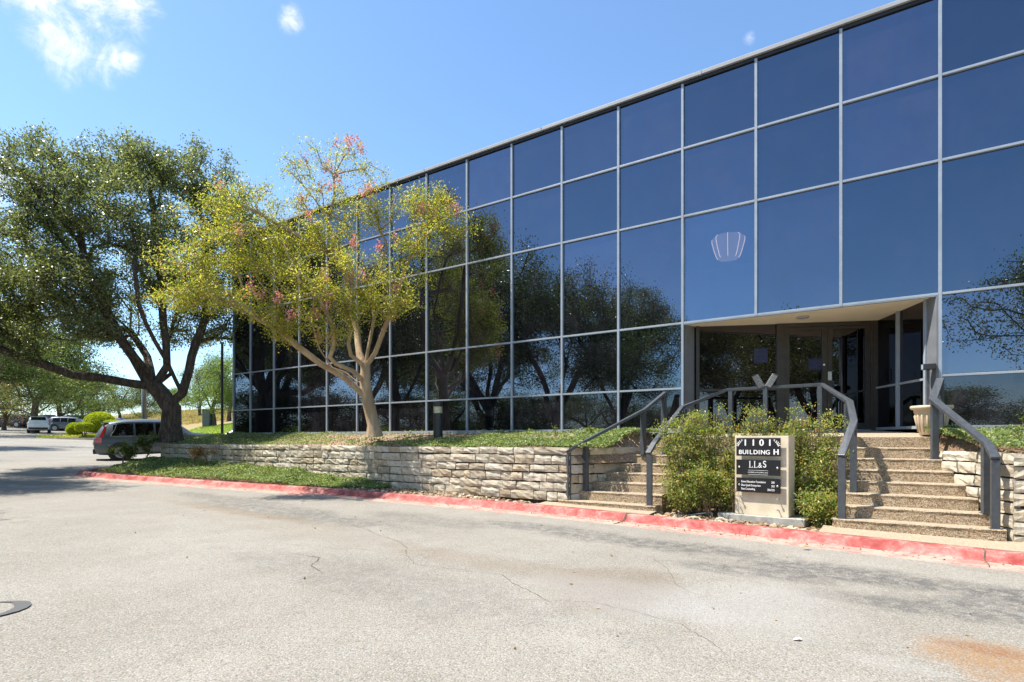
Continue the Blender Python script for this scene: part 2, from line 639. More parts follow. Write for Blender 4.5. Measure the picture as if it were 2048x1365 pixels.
def make_glass(name, tint=(0.125, 0.158, 0.205), see=0.0, dust=0.07, wob=0.05):
    """dark mirror-coated curtain-wall glass"""
    m, t = new_mat(name)
    g = t.n('ShaderNodeNewGeometry')
    oi = t.n('ShaderNodeObjectInfo')
    pos = g.outputs['Position']
    wave = t.noise(pos, 0.8, 1, 0.4)
    wave2 = t.noise(pos, 3.0, 1, 0.5)
    h = t.math('ADD', wave, t.math('MULTIPLY', wave2, 0.012))
    nm = t.bump(h, wob, 0.05)
    gl = t.n('ShaderNodeBsdfGlossy')
    gl.inputs['Roughness'].default_value = 0.0
    lw = t.n('ShaderNodeFresnel')
    lw.inputs['IOR'].default_value = 1.5
    col = t.mix(t.step(oi.outputs['Random'], 0, 1), tuple(x * 0.86 for x in tint), (tint[0] * 1.16, tint[1] * 1.08, tint[2] * 1.12))
    col = t.mix(t.step(lw.outputs[0], 0.05, 0.9), col, (0.95, 0.97, 1.0))
    t.l(col, gl.inputs['Color'])
    t.l(nm, gl.inputs['Normal'])
    df = t.n('ShaderNodeBsdfDiffuse')
    dn = t.noise(pos, 1.4, 6, 0.7)
    dcol = t.mix(t.step(dn, 0.3, 0.8), (0.05, 0.048, 0.06), (0.17, 0.155, 0.185))
    t.l(dcol, df.inputs['Color'])
    sh = gl.outputs[0]
    if see > 0:
        tr = t.n('ShaderNodeBsdfTransparent')
        tr.inputs[0].default_value = (see, see, see * 1.05, 1)
        ad = t.n('ShaderNodeAddShader')
        t.l(gl.outputs[0], ad.inputs[0])
        t.l(tr.outputs[0], ad.inputs[1])
        sh = ad.outputs[0]
    ms = t.n('ShaderNodeMixShader')
    mp = t.n('ShaderNodeMapping')
    mp.inputs['Scale'].default_value = (1, 1, 0.16)
    t.l(pos, mp.inputs[0])
    runs = t.noise(mp.outputs[0], 7.0, 6, 0.68)
    fl = t.step(t.voro(pos, 3.1), 0.05, 0.02, 0, 0.35)
    dd = t.step(t.math('ADD', t.math('MULTIPLY', runs, 0.5), t.math('MULTIPLY', t.noise(pos, 2.3, 6, 0.7), 0.5)), 0.35, 0.72, dust * 0.35, dust * 1.9)
    dd = t.math('MULTIPLY', dd, t.step(oi.outputs['Random'], 0, 1, 0.6, 1.5))
    t.val(t.math('ADD', dd, fl, clamp=True) if dust > 0.05 else dd, ms.inputs[0])
    t.l(sh, ms.inputs[1])
    t.l(df.outputs[0], ms.inputs[2])
    o = t.n('ShaderNodeOutputMaterial')
    t.l(ms.outputs[0], o.inputs[0])
    return m


def make_emit(name, col, st):
    m, t = new_mat(name)
    e = t.n('ShaderNodeEmission')
    e.inputs[0].default_value = (*col, 1)
    e.inputs[1].default_value = st
    o = t.n('ShaderNodeOutputMaterial')
    t.l(e.outputs[0], o.inputs[0])
    return m


def make_terrain():
    m, t = new_mat('grass_ground')
    pos = geo_pos(t)
    n = t.noise(pos, 0.25, 5, 0.6)
    n2 = t.noise(pos, 7.0, 5, 0.7)
    lawn = t.mix(n2, (0.17, 0.24, 0.03), (0.31, 0.37, 0.06))
    dry = t.mix(n2, (0.23, 0.175, 0.085), (0.36, 0.285, 0.15))
    sx = t.n('ShaderNodeSeparateXYZ')
    t.l(pos, sx.inputs[0])
    far = t.step(t.math('ADD', sx.outputs[1], t.math('MULTIPLY', n, 14.0)), 62, 70)
    c = t.mix(far, lawn, dry)
    c = t.mix(t.step(n, 0.6, 0.75, 0, 0.5), c, (0.13, 0.13, 0.045))
    finish(t, c, 0.95, t.bump(n2, 1.0, 0.08), spec=0.1)
    return m


M = {}
M['asphalt'] = make_asphalt()
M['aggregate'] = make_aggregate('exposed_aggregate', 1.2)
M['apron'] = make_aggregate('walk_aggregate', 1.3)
M['stone'] = make_limestone()
M['kerb'] = make_kerb()
M['gutter'] = make_gutter()
M['mulch'] = make_soil('leaf_mulch', (0.13, 0.075, 0.045), (0.30, 0.20, 0.13), (0.20, 0.135, 0.085))
M['bare'] = make_soil('bare_soil', (0.30, 0.20, 0.14), (0.43, 0.32, 0.24), (0.36, 0.26, 0.19))
M['ground'] = make_terrain()
M['glass'] = make_glass('curtain_wall_glass')
M['glass_low'] = make_glass('dusty_low_glass', (0.075, 0.09, 0.11), 0.0, 0.12)
M['glass_see'] = make_glass('glass_with_lamp_behind', (0.125, 0.158, 0.205), 0.6, 0.05)
M['glass_door'] = make_glass('entrance_glass', (0.09, 0.09, 0.10), 0.0, 0.03)
M['alu'] = make_plain('grey_aluminium', (0.30, 0.335, 0.375), 0.42, 0.1, 3.0, 0.05, 0.0, 0.6)
M['bronze'] = make_plain('brown_anodised_frame', (0.045, 0.036, 0.03), 0.4, 0.2, 8.0, 0.1, 0.0, 0.5)
M['jamb'] = make_plain('dark_grey_jamb', (0.16, 0.165, 0.175), 0.5, 0.12, 4)
M['coping'] = make_plain('pale_coping', (0.33, 0.325, 0.32), 0.55, 0.08, 2.0)
M['dark'] = make_plain('dark_interior', (0.012, 0.012, 0.014), 0.9)
M['soffit'] = make_plain('soffit_plaster', (0.80, 0.71, 0.55), 0.85, 0.05, 3.0, 0.15)
M['rail'] = make_plain('grey_painted_steel', (0.062, 0.068, 0.076), 0.36, 0.16, 14.0, 0.08, 0.0, 0.5)
M['concrete'] = make_plain('weathered_concrete', (0.36, 0.35, 0.31), 0.9, 0.25, 9.0, 0.35)
M['cast'] = make_plain('cream_cast_stone', (0.66, 0.555, 0.40), 0.85, 0.09, 5.0, 0.22)
M['plate'] = make_plain('black_plate', (0.012, 0.012, 0.014), 0.6, 0.1, 5.0, 0, 0, 0.3)
M['white'] = make_plain('white_lettering', (0.80, 0.79, 0.77), 0.55, 0.04)
M['steel'] = make_plain('bright_steel', (0.62, 0.62, 0.62), 0.3, 0.1, 10, 0, 0.8)
M['lampglass'] = make_plain('dim_lamp_glass', (0.16, 0.165, 0.17), 0.2, 0.2, 30)
M['blackmetal'] = make_plain('black_bollard_paint', (0.022, 0.024, 0.027), 0.35, 0.2, 12, 0.06)
M['lens'] = make_plain('clear_lens', (0.48, 0.43, 0.28), 0.12, 0.2, 20)
M['terracotta'] = make_plain('sandstone_planter', (0.56, 0.43, 0.29), 0.8, 0.1, 6, 0.2)
M['galv'] = make_plain('galvanised_pipe', (0.45, 0.45, 0.44), 0.45, 0.15, 12, 0.1, 0.3)
M['oak_bark'] = make_bark('oak_bark', (0.055, 0.04, 0.03), (0.15, 0.115, 0.085), (0.10, 0.085, 0.07))
M['crepe_bark'] = make_bark('smooth_tan_bark', (0.34, 0.235, 0.14), (0.50, 0.375, 0.24), (0.33, 0.29, 0.155), 5.0, 0.25, 0.25)
M['twig'] = make_bark('nandina_cane', (0.16, 0.10, 0.06), (0.28, 0.20, 0.12), (0.2, 0.15, 0.08), 20, 0.3, 0.3)
M['oak_leaf'] = make_leaf('live_oak_leaf', [(0, (0.075, 0.09, 0.046)), (0.5, (0.135, 0.155, 0.075)), (0.85, (0.21, 0.225, 0.115)), (1, (0.32, 0.31, 0.19))], 0.45, 0.32, 0.6)
M['oak_leaf2'] = make_leaf('pale_oak_leaf', [(0, (0.06, 0.085, 0.026)), (0.6, (0.12, 0.16, 0.042)), (1, (0.20, 0.22, 0.07))], 0.4, 0.42)
M['elm_leaf'] = make_leaf('bright_elm_leaf', [(0, (0.085, 0.13, 0.03)), (0.6, (0.15, 0.21, 0.05)), (1, (0.22, 0.26, 0.08))], 0.42, 0.45)
M['rust_leaf'] = make_leaf('autumn_leaf', [(0, (0.12, 0.10, 0.03)), (0.5, (0.26, 0.16, 0.06)), (1, (0.36, 0.19, 0.10))], 0.4, 0.5)
M['crepe_leaf'] = make_leaf('crepe_myrtle_leaf', [(0, (0.14, 0.185, 0.045)), (0.4, (0.28, 0.31, 0.065)), (0.68, (0.44, 0.42, 0.08)), (0.9, (0.56, 0.45, 0.10)), (1, (0.48, 0.27, 0.10))], 0.5, 0.42)
M['blossom'] = make_leaf('pink_blossom', [(0, (0.52, 0.12, 0.20)), (0.6, (0.62, 0.25, 0.32)), (1, (0.70, 0.42, 0.45))], 0.3, 0.6)
M['jasmine'] = make_leaf('ground_cover_leaf', [(0, (0.075, 0.12, 0.04)), (0.4, (0.16, 0.22, 0.075)), (0.75, (0.28, 0.335, 0.15)), (0.93, (0.42, 0.46, 0.28)), (1, (0.40, 0.33, 0.09))], 0.34, 0.5, 0.25)
M['nandina'] = make_leaf('nandina_leaf', [(0, (0.10, 0.145, 0.045)), (0.4, (0.21, 0.275, 0.075)), (0.72, (0.34, 0.38, 0.12)), (0.92, (0.48, 0.39, 0.12)), (1, (0.50, 0.20, 0.09))], 0.45, 0.38)
M['shrub'] = make_leaf('shrub_leaf', [(0, (0.06, 0.085, 0.02)), (0.6, (0.12, 0.155, 0.035)), (1, (0.22, 0.23, 0.05))], 0.36, 0.42)
M['topiary'] = make_leaf('clipped_yellow_leaf', [(0, (0.22, 0.27, 0.02)), (0.6, (0.36, 0.40, 0.03)), (1, (0.48, 0.48, 0.06))], 0.4, 0.6, 0.15)
M['rock'] = make_limestone('river_rock')


def make_rock():
    m, t = new_mat('brown_river_rock')
    g = t.n('ShaderNodeNewGeometry')
    c = t.ramp(g.outputs['Random Per Island'], [(0, (0.17, 0.10, 0.055)), (0.35, (0.31, 0.215, 0.125)), (0.65, (0.41, 0.32, 0.215)), (0.9, (0.50, 0.43, 0.33)), (1, (0.46, 0.27, 0.085))])
    n = t.noise(g.outputs['Position'], 30, 5, 0.65)
    c = t.mix(t.step(n, 0.45, 0.75, 0, 0.5), c, (0.16, 0.11, 0.065))
    finish(t, c, 0.8, t.bump(n, 0.5, 0.01), spec=0.3)
    return m


M['rock'] = make_rock()


def car_paint(name, col, metallic=0.35):
    m, t = new_mat(name)
    pos = t.n('ShaderNodeTexCoord').outputs['Object']
    n = t.noise(pos, 2.5, 5, 0.6)
    c = t.mix(t.step(n, 0.3, 0.8, 0, 0.25), col, tuple(x * 0.7 + 0.06 for x in col))
    finish(t, c, 0.36, None, metallic, 0.5, 0.35)
    return m


M['tyre'] = make_plain('tyre_rubber', (0.02, 0.02, 0.021), 0.85)
M['rim'] = make_plain('alloy_rim', (0.33, 0.33, 0.34), 0.35, 0.1, 10, 0, 0.5)
M['car_glass'] = make_glass('car_glass', (0.06, 0.065, 0.07), 0.0, 0.03, 0.0)
M['trim'] = make_plain('black_trim', (0.018, 0.018, 0.02), 0.55)
M['chrome'] = make_plain('chrome_trim', (0.7, 0.7, 0.72), 0.2, 0.03, 5, 0, 0.9)
M['red_lamp'] = make_plain('red_tail_lamp', (0.50, 0.02, 0.018), 0.15, 0.1, 20, 0, 0, 0.6, 0.5)
M['amber'] = make_plain('clear_lamp', (0.62, 0.6, 0.58), 0.1, 0.1, 20)

# ------------------------------------------------------------------ ground
def sstep(x, lo, hi):
    t = max(0.0, min(1.0, (x - lo) / (hi - lo)))
    return t * t * (3 - 2 * t)


def interp(x, xs, ys):
    return float(np.interp(x, xs, ys))


def lot_lo(a):
    """inner edge of the parking lot"""
    return interp(a, [0, 28.5, 70.6, 101], [-4, -4, -20, -31])


def terrain_z(x, y):
    a, b = AB(x, y)
    z = zg(a)
    lo = lot_lo(a)
    if a > 21:
        z += interp(lo - b, [0, 3, 14, 40], [0, 1.2, 3.0, 5.5]) * sstep(a, 21, 25)
    z += sstep(b, 42, 62) * 0.8
    z += sstep(a, 103, 112) * 0.5
    if -40 < a < 101 and lo < b < 42:
        z -= 0.12
    return z


def axis_vals(lo, hi, fine_lo, fine_hi, fine, coarse):
    v = [lo]
    while v[-1] < hi:
        v.append(v[-1] + (fine if fine_lo < v[-1] < fine_hi else coarse))
    return v


gx = axis_vals(-420, 300, -110, 30, 1.5, 14)
gy = axis_vals(-200, 420, -45, 125, 1.5, 14)
me = grid_mesh('terrain', len(gx), len(gy), lambda i, j: (gx[i], gy[j], terrain_z(gx[i], gy[j])))
props(link_mesh(me, 'terrain', M['ground'], smooth=True), kind='structure')

lot_a = [-40 + 1.0 * i for i in range(142)]


def lot_b(a, j, n=24):
    lo = lot_lo(a)
    return lo + (42 - lo) * j / (n - 1)


me = grid_mesh('parking_lot', len(lot_a), 24, lambda i, j: F(lot_a[i], lot_b(lot_a[i], j), zg(lot_a[i])))
props(link_mesh(me, 'parking_lot', M['asphalt'], smooth=True), kind='structure')

# kerb: outer top edge in site coordinates, from beyond the right edge to round the far end
KA = [(-9.0, 2.95), (-3.0, 2.86), (-0.64, 2.79), (0.6, 2.72), (1.7, 2.64), (2.9, 2.56), (4.3, 2.49), (5.6, 2.46), (6.9, 2.50), (8.3, 2.6), (9.9, 2.78), (11.6, 3.02),
      (13.4, 3.35), (15.4, 3.72), (17.6, 4.12), (19.4, 4.42), (20.6, 4.5), (21.5, 4.2), (22.0, 3.5), (22.25, 2.4), (22.35, 0.5), (22.35, -3.5)]


def refine(P, step=0.35):
    """smooth curve through the points"""
    out = []
    n = len(P)
    for i in range(n - 1):
        p0, p1, p2, p3 = P[max(i - 1, 0)], P[i], P[i + 1], P[min(i + 2, n - 1)]
        L = math.dist(p1, p2)
        k = max(1, int(L / step))
        for j in range(k):
            t = j / k
            out.append(tuple(0.5 * (2 * p1[c] + (p2[c] - p0[c]) * t + (2 * p0[c] - 5 * p1[c] + 4 * p2[c] - p3[c]) * t * t + (3 * p1[c] - p0[c] - 3 * p2[c] + p3[c]) * t ** 3) for c in (0, 1)))
    out.append(P[-1])
    return out


KP = refine(KA)


def kerb_b(a):
    xs = [p[0] for p in KP if p[1] > 3.0 or p[0] < 20.5]
    ys = [p[1] for p in KP if p[1] > 3.0 or p[0] < 20.5]
    return float(np.interp(a, xs, ys))


def kerb_strip(profile, name, mat, jit=0.0):
    rows = []
    n = len(KP)
    for i, (a, b) in enumerate(KP):
        q0 = KP[max(i - 1, 0)]
        q1 = KP[min(i + 1, n - 1)]
        tx, ty = q1[0] - q0[0], q1[1] - q0[1]
        L = math.hypot(tx, ty)
        nx, ny = -ty / L, tx / L          # away from the bed
        r = []
        for (q, h) in profile:
            jq = R.uniform(-jit, jit)
            r.append(F(a + nx * q, b + ny * q, zg(a) + h + R.uniform(-jit, jit) * 0.5))
        rows.append(r)
    me = grid_mesh(name, len(profile), n, lambda i, j: rows[j][i])
    return props(link_mesh(me, name, mat, smooth=True), kind='structure')


kerb_strip([(-0.16, -0.05), (-0.16, 0.128), (-0.02, 0.135), (0.03, 0.125), (0.06, 0.10), (0.085, 0.055), (0.12, 0.027), (0.16, 0.019)], 'kerb', M['kerb'], 0.004)
kerb_strip([(0.155, 0.020), (0.33, 0.012), (0.47, 0.014), (0.475, -0.03)], 'gutter', M['gutter'], 0.002)

# joints and cracks in the kerb and the asphalt: narrow sunken-looking sealed gaps, real strips
crk, tcr = new_mat('crack_dirt')
finish(tcr, (0.11, 0.09, 0.068), 0.95, spec=0.1)


def crack(pts, wd, lift=0.005, mat=crk, name='pavement_crack'):
    """pts in site coordinates on the lot"""
    dense = []
    for i in range(len(pts) - 1):
        k = max(2, int(math.dist(pts[i], pts[i + 1]) / 0.05))
        for j in range(k):
            t = j / k
            dense.append((pts[i][0] + (pts[i + 1][0] - pts[i][0]) * t, pts[i][1] + (pts[i + 1][1] - pts[i][1]) * t))
    dense.append(pts[-1])
    L, Rr = [], []
    oa = ob = 0
    for i, (a, b) in enumerate(dense):
        oa += R.uniform(-0.014, 0.014) - oa * 0.08
        ob += R.uniform(-0.014, 0.014) - ob * 0.08
        q0, q1 = dense[max(0, i - 1)], dense[min(len(dense) - 1, i + 1)]
        d = math.dist(q0, q1) or 1
        nx, ny = -(q1[1] - q0[1]) / d, (q1[0] - q0[0]) / d
        w_ = wd * R.uniform(0.25, 1.0) * min(1, (min(i, len(dense) - 1 - i) + 1) / 6)
        L.append(F(a + oa + nx * w_ / 2, b + ob + ny * w_ / 2, zg(a) + lift))
        Rr.append(F(a + oa - nx * w_ / 2, b + ob - ny * w_ / 2, zg(a) + lift))
    rows = [L, Rr]
    me = grid_mesh(name, len(dense), 2, lambda i, j: rows[j][i])
    return props(link_mesh(me, name, mat), kind='structure')


crack([(9.5, 4.7), (7.4, 5.6), (5.9, 6.1), (4.9, 6.9), (3.9, 6.7), (2.9, 7.3)], 0.007)
crack([(7.6, 7.2), (6.3, 6.9), (5.4, 6.4), (4.9, 5.9)], 0.006)
crack([(6.5, 7.35), (6.0, 7.3), (5.7, 7.6), (5.3, 7.7)], 0.012)
crack([(3.0, 4.9), (2.6, 5.4), (2.3, 6.0), (2.0, 6.3)], 0.005)
crack([(1.4, 7.6), (1.9, 7.1), (2.7, 7.0), (3.4, 7.4)], 0.005)
tar, tt = new_mat('tar_sealant')
finish(tt, (0.085, 0.083, 0.08), 0.55, tt.bump(tt.noise(geo_pos(tt), 60, 3), 0.4, 0.004))


def tar_mark():
    c = Vector((-4.13, 4.47, 0))
    pts_in, pts_out = [], []
    for i in range(48):
        an = 2 * math.pi * i / 47
        wv = 0.03 + 0.022 * math.sin(an * 2 + 0.6) + R.uniform(-0.006, 0.006)
        for lst, r in ((pts_in, 0.235 - wv), (pts_out, 0.235 + wv)):
            lst.append((c.x + r * 1.05 * math.cos(an), c.y + r * 1.1 * math.sin(an), zg(6.3) + 0.009))
    me = grid_mesh('tar_mark', 48, 2, lambda i, j: (pts_in, pts_out)[j][i])
    props(link_mesh(me, 'tar_mark', tar), kind='structure')


tar_mark()
# expansion joints across the kerb
for a_j, w_j in ((4.28, 0.03), (10.6, 0.014), (-0.3, 0.012), (14.6, 0.014)):
    b0 = kerb_b(a_j)
    prof = [(-0.16, 0.131), (-0.02, 0.139), (0.035, 0.128), (0.065, 0.104), (0.09, 0.058), (0.125, 0.031), (0.33, 0.0165), (0.47, 0.0185)]
    rows = []
    for q, h in prof:
        off = R.uniform(-0.012, 0.012) + (0.05 * q if w_j > 0.02 else 0)
        rows.append([F(a_j + off - w_j / 2, b0 + q, zg(a_j) + h), F(a_j + off + w_j / 2, b0 + q, zg(a_j) + h)])
    me = grid_mesh('kerb_joint', 2, len(prof), lambda i, j: rows[j][i])
    props(link_mesh(me, 'kerb_joint', crk), kind='structure')

# lower bed between kerb and walls
LB = []
for a_ in np.arange(-9, 22.11, 0.3):
    kb = kerb_b(min(a_, 20.4)) - 0.14
    if a_ > 20.4:
        kb = 4.3 - (a_ - 20.4) ** 2 * 0.55
    LB.append((a_, kb))


def low_bed(i, j):
    a, kb = LB[i]
    t = j / 7
    b = kb + (0.5 - kb) * t
    rise = 0.105 + (0.05 + 0.22 * sstep(a, 8, 16)) * min(1, t * 2.2) - 0.055 * (1 - sstep(a, 6, 8))
    return F(a, b, zg(a) + rise + (R.uniform(-0.012, 0.012) if 0 < j else 0))


me = grid_mesh('planting_bed', len(LB), 8, low_bed)
props(link_mesh(me, 'planting_bed', M['mulch'], smooth=True), kind='structure')

WALL_B = 2.0
WALL_TOP = 1.335


def up_bed_z(a, b):
    return 1.30 + 0.33 * max(0.0, min(1.0, (1.8 - b) / 1.7)) + 0.03 * math.sin(a * 1.7) * math.sin(b * 2.3)


def up_bed(e0, e1, name, mat):
    na = 60

    def pt(i, j):
        b = -0.05 + 1.92 * j / 8
        a0, a1 = e0(b), e1(b)
        a = a0 + (a1 - a0) * i / (na - 1)
        z = up_bed_z(a, b)
        if (i == 0 and a0 > 0) or (i == na - 1 and a1 < 1):
            z = 1.05
        return F(a, b, z)
    me = grid_mesh(name, na, 9, pt)
    props(link_mesh(me, name, mat, smooth=True), kind='structure')


up_bed(lambda b: 4.52 + 0.6 * max(0, b - 0.3), lambda b: 22.0, 'upper_planting_bed', M['bare'])
up_bed(lambda b: -9.0, lambda b: 0.22 - 0.54 * max(0, b - 0.3), 'upper_planting_bed', M['mulch'])


def skirt(pts, z0, z1, name):
    mb = MB()
    for p, q in zip(pts, pts[1:]):
        mb.add([F(*p, z0), F(*q, z0), F(*q, z1), F(*p, z1)], [(0, 1, 2, 3)])
    return mb


# ------------------------------------------------------------------ building
PW = 1.381
ZL = [1.68, 2.508, 3.815, 5.948, 7.305, 8.59]
A_END = 20.4
ent_l, ent_r = 3 * PW, 0.0
bld = empty('office_building', F(8, -4, 1.6), 'two-storey office building faced with dark blue mirror glass in a grey grid', 'building')
cols = [(i * PW, (i + 1) * PW) for i in range(-5, 14)] + [(14 * PW, A_END)]
shared = {}


def pane(a0, a1, z0, z1, mat, key):
    """one glass pane a little out of true, as real ones are"""
    ta, tz = R.gauss(0, 0.003), R.gauss(0, 0.0025)
    b = -0.012
    P = []
    for bb in (b - 0.02, b):
        for a, z in ((a0, z0), (a1, z0), (a1, z1), (a0, z1)):
            P.append(F(a, bb + (a - (a0 + a1) / 2) * ta + (z - (z0 + z1) / 2) * tz, z))
    mb = MB()
    mb.hexa(P)
    return mb.build('pane', mat, bld)


MW = 0.0235
for ci, (a0, a1) in enumerate(cols):
    for r in range(5):
        if r < 2 and a0 > -0.01 and a1 < ent_l + 0.01:
            continue
        mat = M['glass_low'] if r == 0 else M['glass']
        if r == 2 and abs(a0 - 2 * PW) < 0.01:
            mat = M['glass_see']
        pane(a0 + MW - 0.004, a1 - MW + 0.004, ZL[r] + 0.03, ZL[r + 1] - 0.018, mat, r)
for k in range(-5, 15):
    a = k * PW
    if 0 < k < 3:
        z0 = ZL[2] - 0.02
    else:
        z0 = ZL[0]
    mb = MB()
    mb.fbox(a - MW, a + MW, -0.05, 0.035, z0, ZL[5] + 0.01)
    mb.build('mullion', M['alu'], bld, bevel=0.004)
mb = MB()
mb.fbox(A_END - MW, A_END + MW, -0.05, 0.035, ZL[0], ZL[5] + 0.01)
mb.build('mullion', M['alu'], bld, bevel=0.004)
for r in range(1, 5):
    for (a0, a1) in cols:
        if r == 1 and a0 > -0.01 and a1 < ent_l + 0.01:
            continue
        mb = MB()
        mb.fbox(a0 + MW + 0.001, a1 - MW - 0.001, -0.05, 0.031, ZL[r] - 0.018, ZL[r] + 0.021)
        mb.build('transom', M['alu'], bld, bevel=0.004)
mb = MB()
for (x0, x1) in ((-7, -0.03), (ent_l + 0.03, A_END)):
    mb.fbox(x0, x1, -0.05, 0.033, ZL[0] - 0.06, ZL[0] + 0.03)
mb.build('base_rail', M['alu'], bld)
mb = MB()
mb.fbox(-7.2, A_END + 0.03, -0.06, 0.026, ZL[5] - 0.01, ZL[5] + 0.06)
mb.build('head_rail', M['trim'], bld)
a_ = -7.2
while a_ < A_END:
    e = min(a_ + 3.66, A_END + 0.06)
    mb = MB()
    mb.fbox(a_ + 0.006, e - 0.006, -0.30, 0.075, ZL[5] + 0.052, ZL[5] + 0.125)
    mb.build('coping', M['coping'], bld, bevel=0.006)
    mb = MB()
    mb.fbox(e - 0.02, e + 0.02, -0.305, 0.081, ZL[5] + 0.048, ZL[5] + 0.130)
    mb.build('coping_joint', M['alu'], bld)
    a_ = e
# carcase behind the glass: roof, floors, end and rear walls
mb = MB()
mb.fbox(-7.2, A_END, -13.0, -0.32, ZL[5] - 0.2, ZL[5] + 0.04)
mb.build('roof', M['coping'], bld)
mb = MB()
mb.fbox(A_END - 0.05, A_END + 0.02, -13.0, -0.06, 0.6, ZL[5])
mb.build('end_wall', M['glass_low'], bld)
mb = MB()
mb.fbox(-7.2, A_END, -13.1, -13.0, 0.6, ZL[5])
mb.fbox(-7.3, -7.2, -13.0, -0.06, 0.6, ZL[5])
mb.build('rear_wall', M['dark'], bld)
mb = MB()
mb.fbox(-7.1, A_END - 0.1, -12.9, -2.05, 1.2, 1.64)
mb.build('ground_floor', M['dark'], bld)
# deep dark room behind the lit lamp
mb = MB()
mb.fbox(2 * PW - 1.2, 3 * PW + 1.2, -4.0, -3.9, ZL[2], ZL[3])
mb.fbox(2 * PW - 1.3, 2 * PW - 1.2, -4.0, -0.1, ZL[2], ZL[3])
mb.fbox(3 * PW + 1.2, 3 * PW + 1.3, -4.0, -0.1, ZL[2], ZL[3])
mb.fbox(2 * PW - 1.3, 3 * PW + 1.3, -4.0, -0.1, ZL[3], ZL[3] + 0.05)
mb.fbox(2 * PW - 1.3, 3 * PW + 1.3, -4.0, -2.4, ZL[2] - 0.02, ZL[2] + 0.03)
mb.build('upper_room', M['dark'], bld)

# entrance recess: triangular in plan, its back wall meets the side wall at a right angle
EL, EC, ER = (4.0, -0.385), (0.92, -1.78), (0.15, -0.20)
ZF, ZS = 1.668, 3.795
mb = MB()
mb.prism([F(ent_l, -0.04), F(0.03, -0.04), F(0.03, -0.35), F(0.86, -1.92), F(4.1, -0.48), F(ent_l, -0.38)], ZS, ZS + 0.05)
mb.build('soffit', M['soffit'], bld)
mb = MB()
mb.fbox(0.03, ent_l, -0.05, 0.028, ZS - 0.012, ZL[2] + 0.022)
mb.build('soffit_edge', M['alu'], bld)
# jamb returns
mb = MB()
mb.prism([F(ent_l - MW, 0.03), F(ent_l - MW, -0.05), F(4.02, -0.37), F(4.06, -0.37), F(ent_l + 0.05, -0.05)], ZF - 0.1, ZS)
mb.build('jamb', M['jamb'], bld)
mb = MB()
mb.prism([F(0.027, -0.05), F(0.027, 0.03), F(0.05, 0.03), F(0.17, -0.19), F(0.13, -0.24)], ZF - 0.1, ZS)
mb.build('jamb', M['jamb'], bld)


def along(P, Q, t):
    return (P[0] + (Q[0] - P[0]) * t, P[1] + (Q[1] - P[1]) * t)


def wall_box(mb, P, Q, t0, t1, d0, d1, z0, z1):
    """box on the line P-Q, d measured towards the open side"""
    p, q = along(P, Q, t0), along(P, Q, t1)
    L = math.dist(P, Q)
    nx, ny = -(Q[1] - P[1]) / L, (Q[0] - P[0]) / L
    # make the normal point to the outside (larger b)
    if ny < 0:
        nx, ny = -nx, -ny
    c = [(p[0] + nx * d0, p[1] + ny * d0), (p[0] + nx * d1, p[1] + ny * d1), (q[0] + nx * d1, q[1] + ny * d1), (q[0] + nx * d0, q[1] + ny * d0)]
    mb.hexa([F(*k, z0) for k in c] + [F(*k, z1) for k in c])


LBK = math.dist(EL, EC)
# vertical members on the back wall: fraction of its length
for t0, t1, nm in ((0.0, 0.02, 'door_frame'), (0.458, 0.502, 'door_frame'), (0.965, 1.0, 'door_frame')):
    mb = MB()
    wall_box(mb, EL, EC, t0, t1, -0.06, 0.05, ZF, ZS)
    mb.build(nm, M['bronze'], bld, bevel=0.005)
mb = MB()
wall_box(mb, EL, EC, 0.502, 0.965, -0.06, 0.045, ZS - 0.075, ZS)
mb.build('door_frame', M['bronze'], bld)
mb = MB()
wall_box(mb, EL, EC, 0.02, 0.458, -0.05, 0.035, ZF + 0.80, ZF + 0.845)
mb.build('transom', M['bronze'], bld)
mb = MB()
wall_box(mb, EL, EC, 0.02, 0.458, -0.05, 0.035, ZF, ZF + 0.06)
mb.build('sill_bar', M['bronze'], bld)
for z0, z1 in ((ZF + 0.06, ZF + 0.80), (ZF + 0.845, ZS)):
    mb = MB()
    wall_box(mb, EL, EC, 0.02, 0.458, -0.02, -0.005, z0, z1)
    mb.build('pane', M['glass_door'], bld)
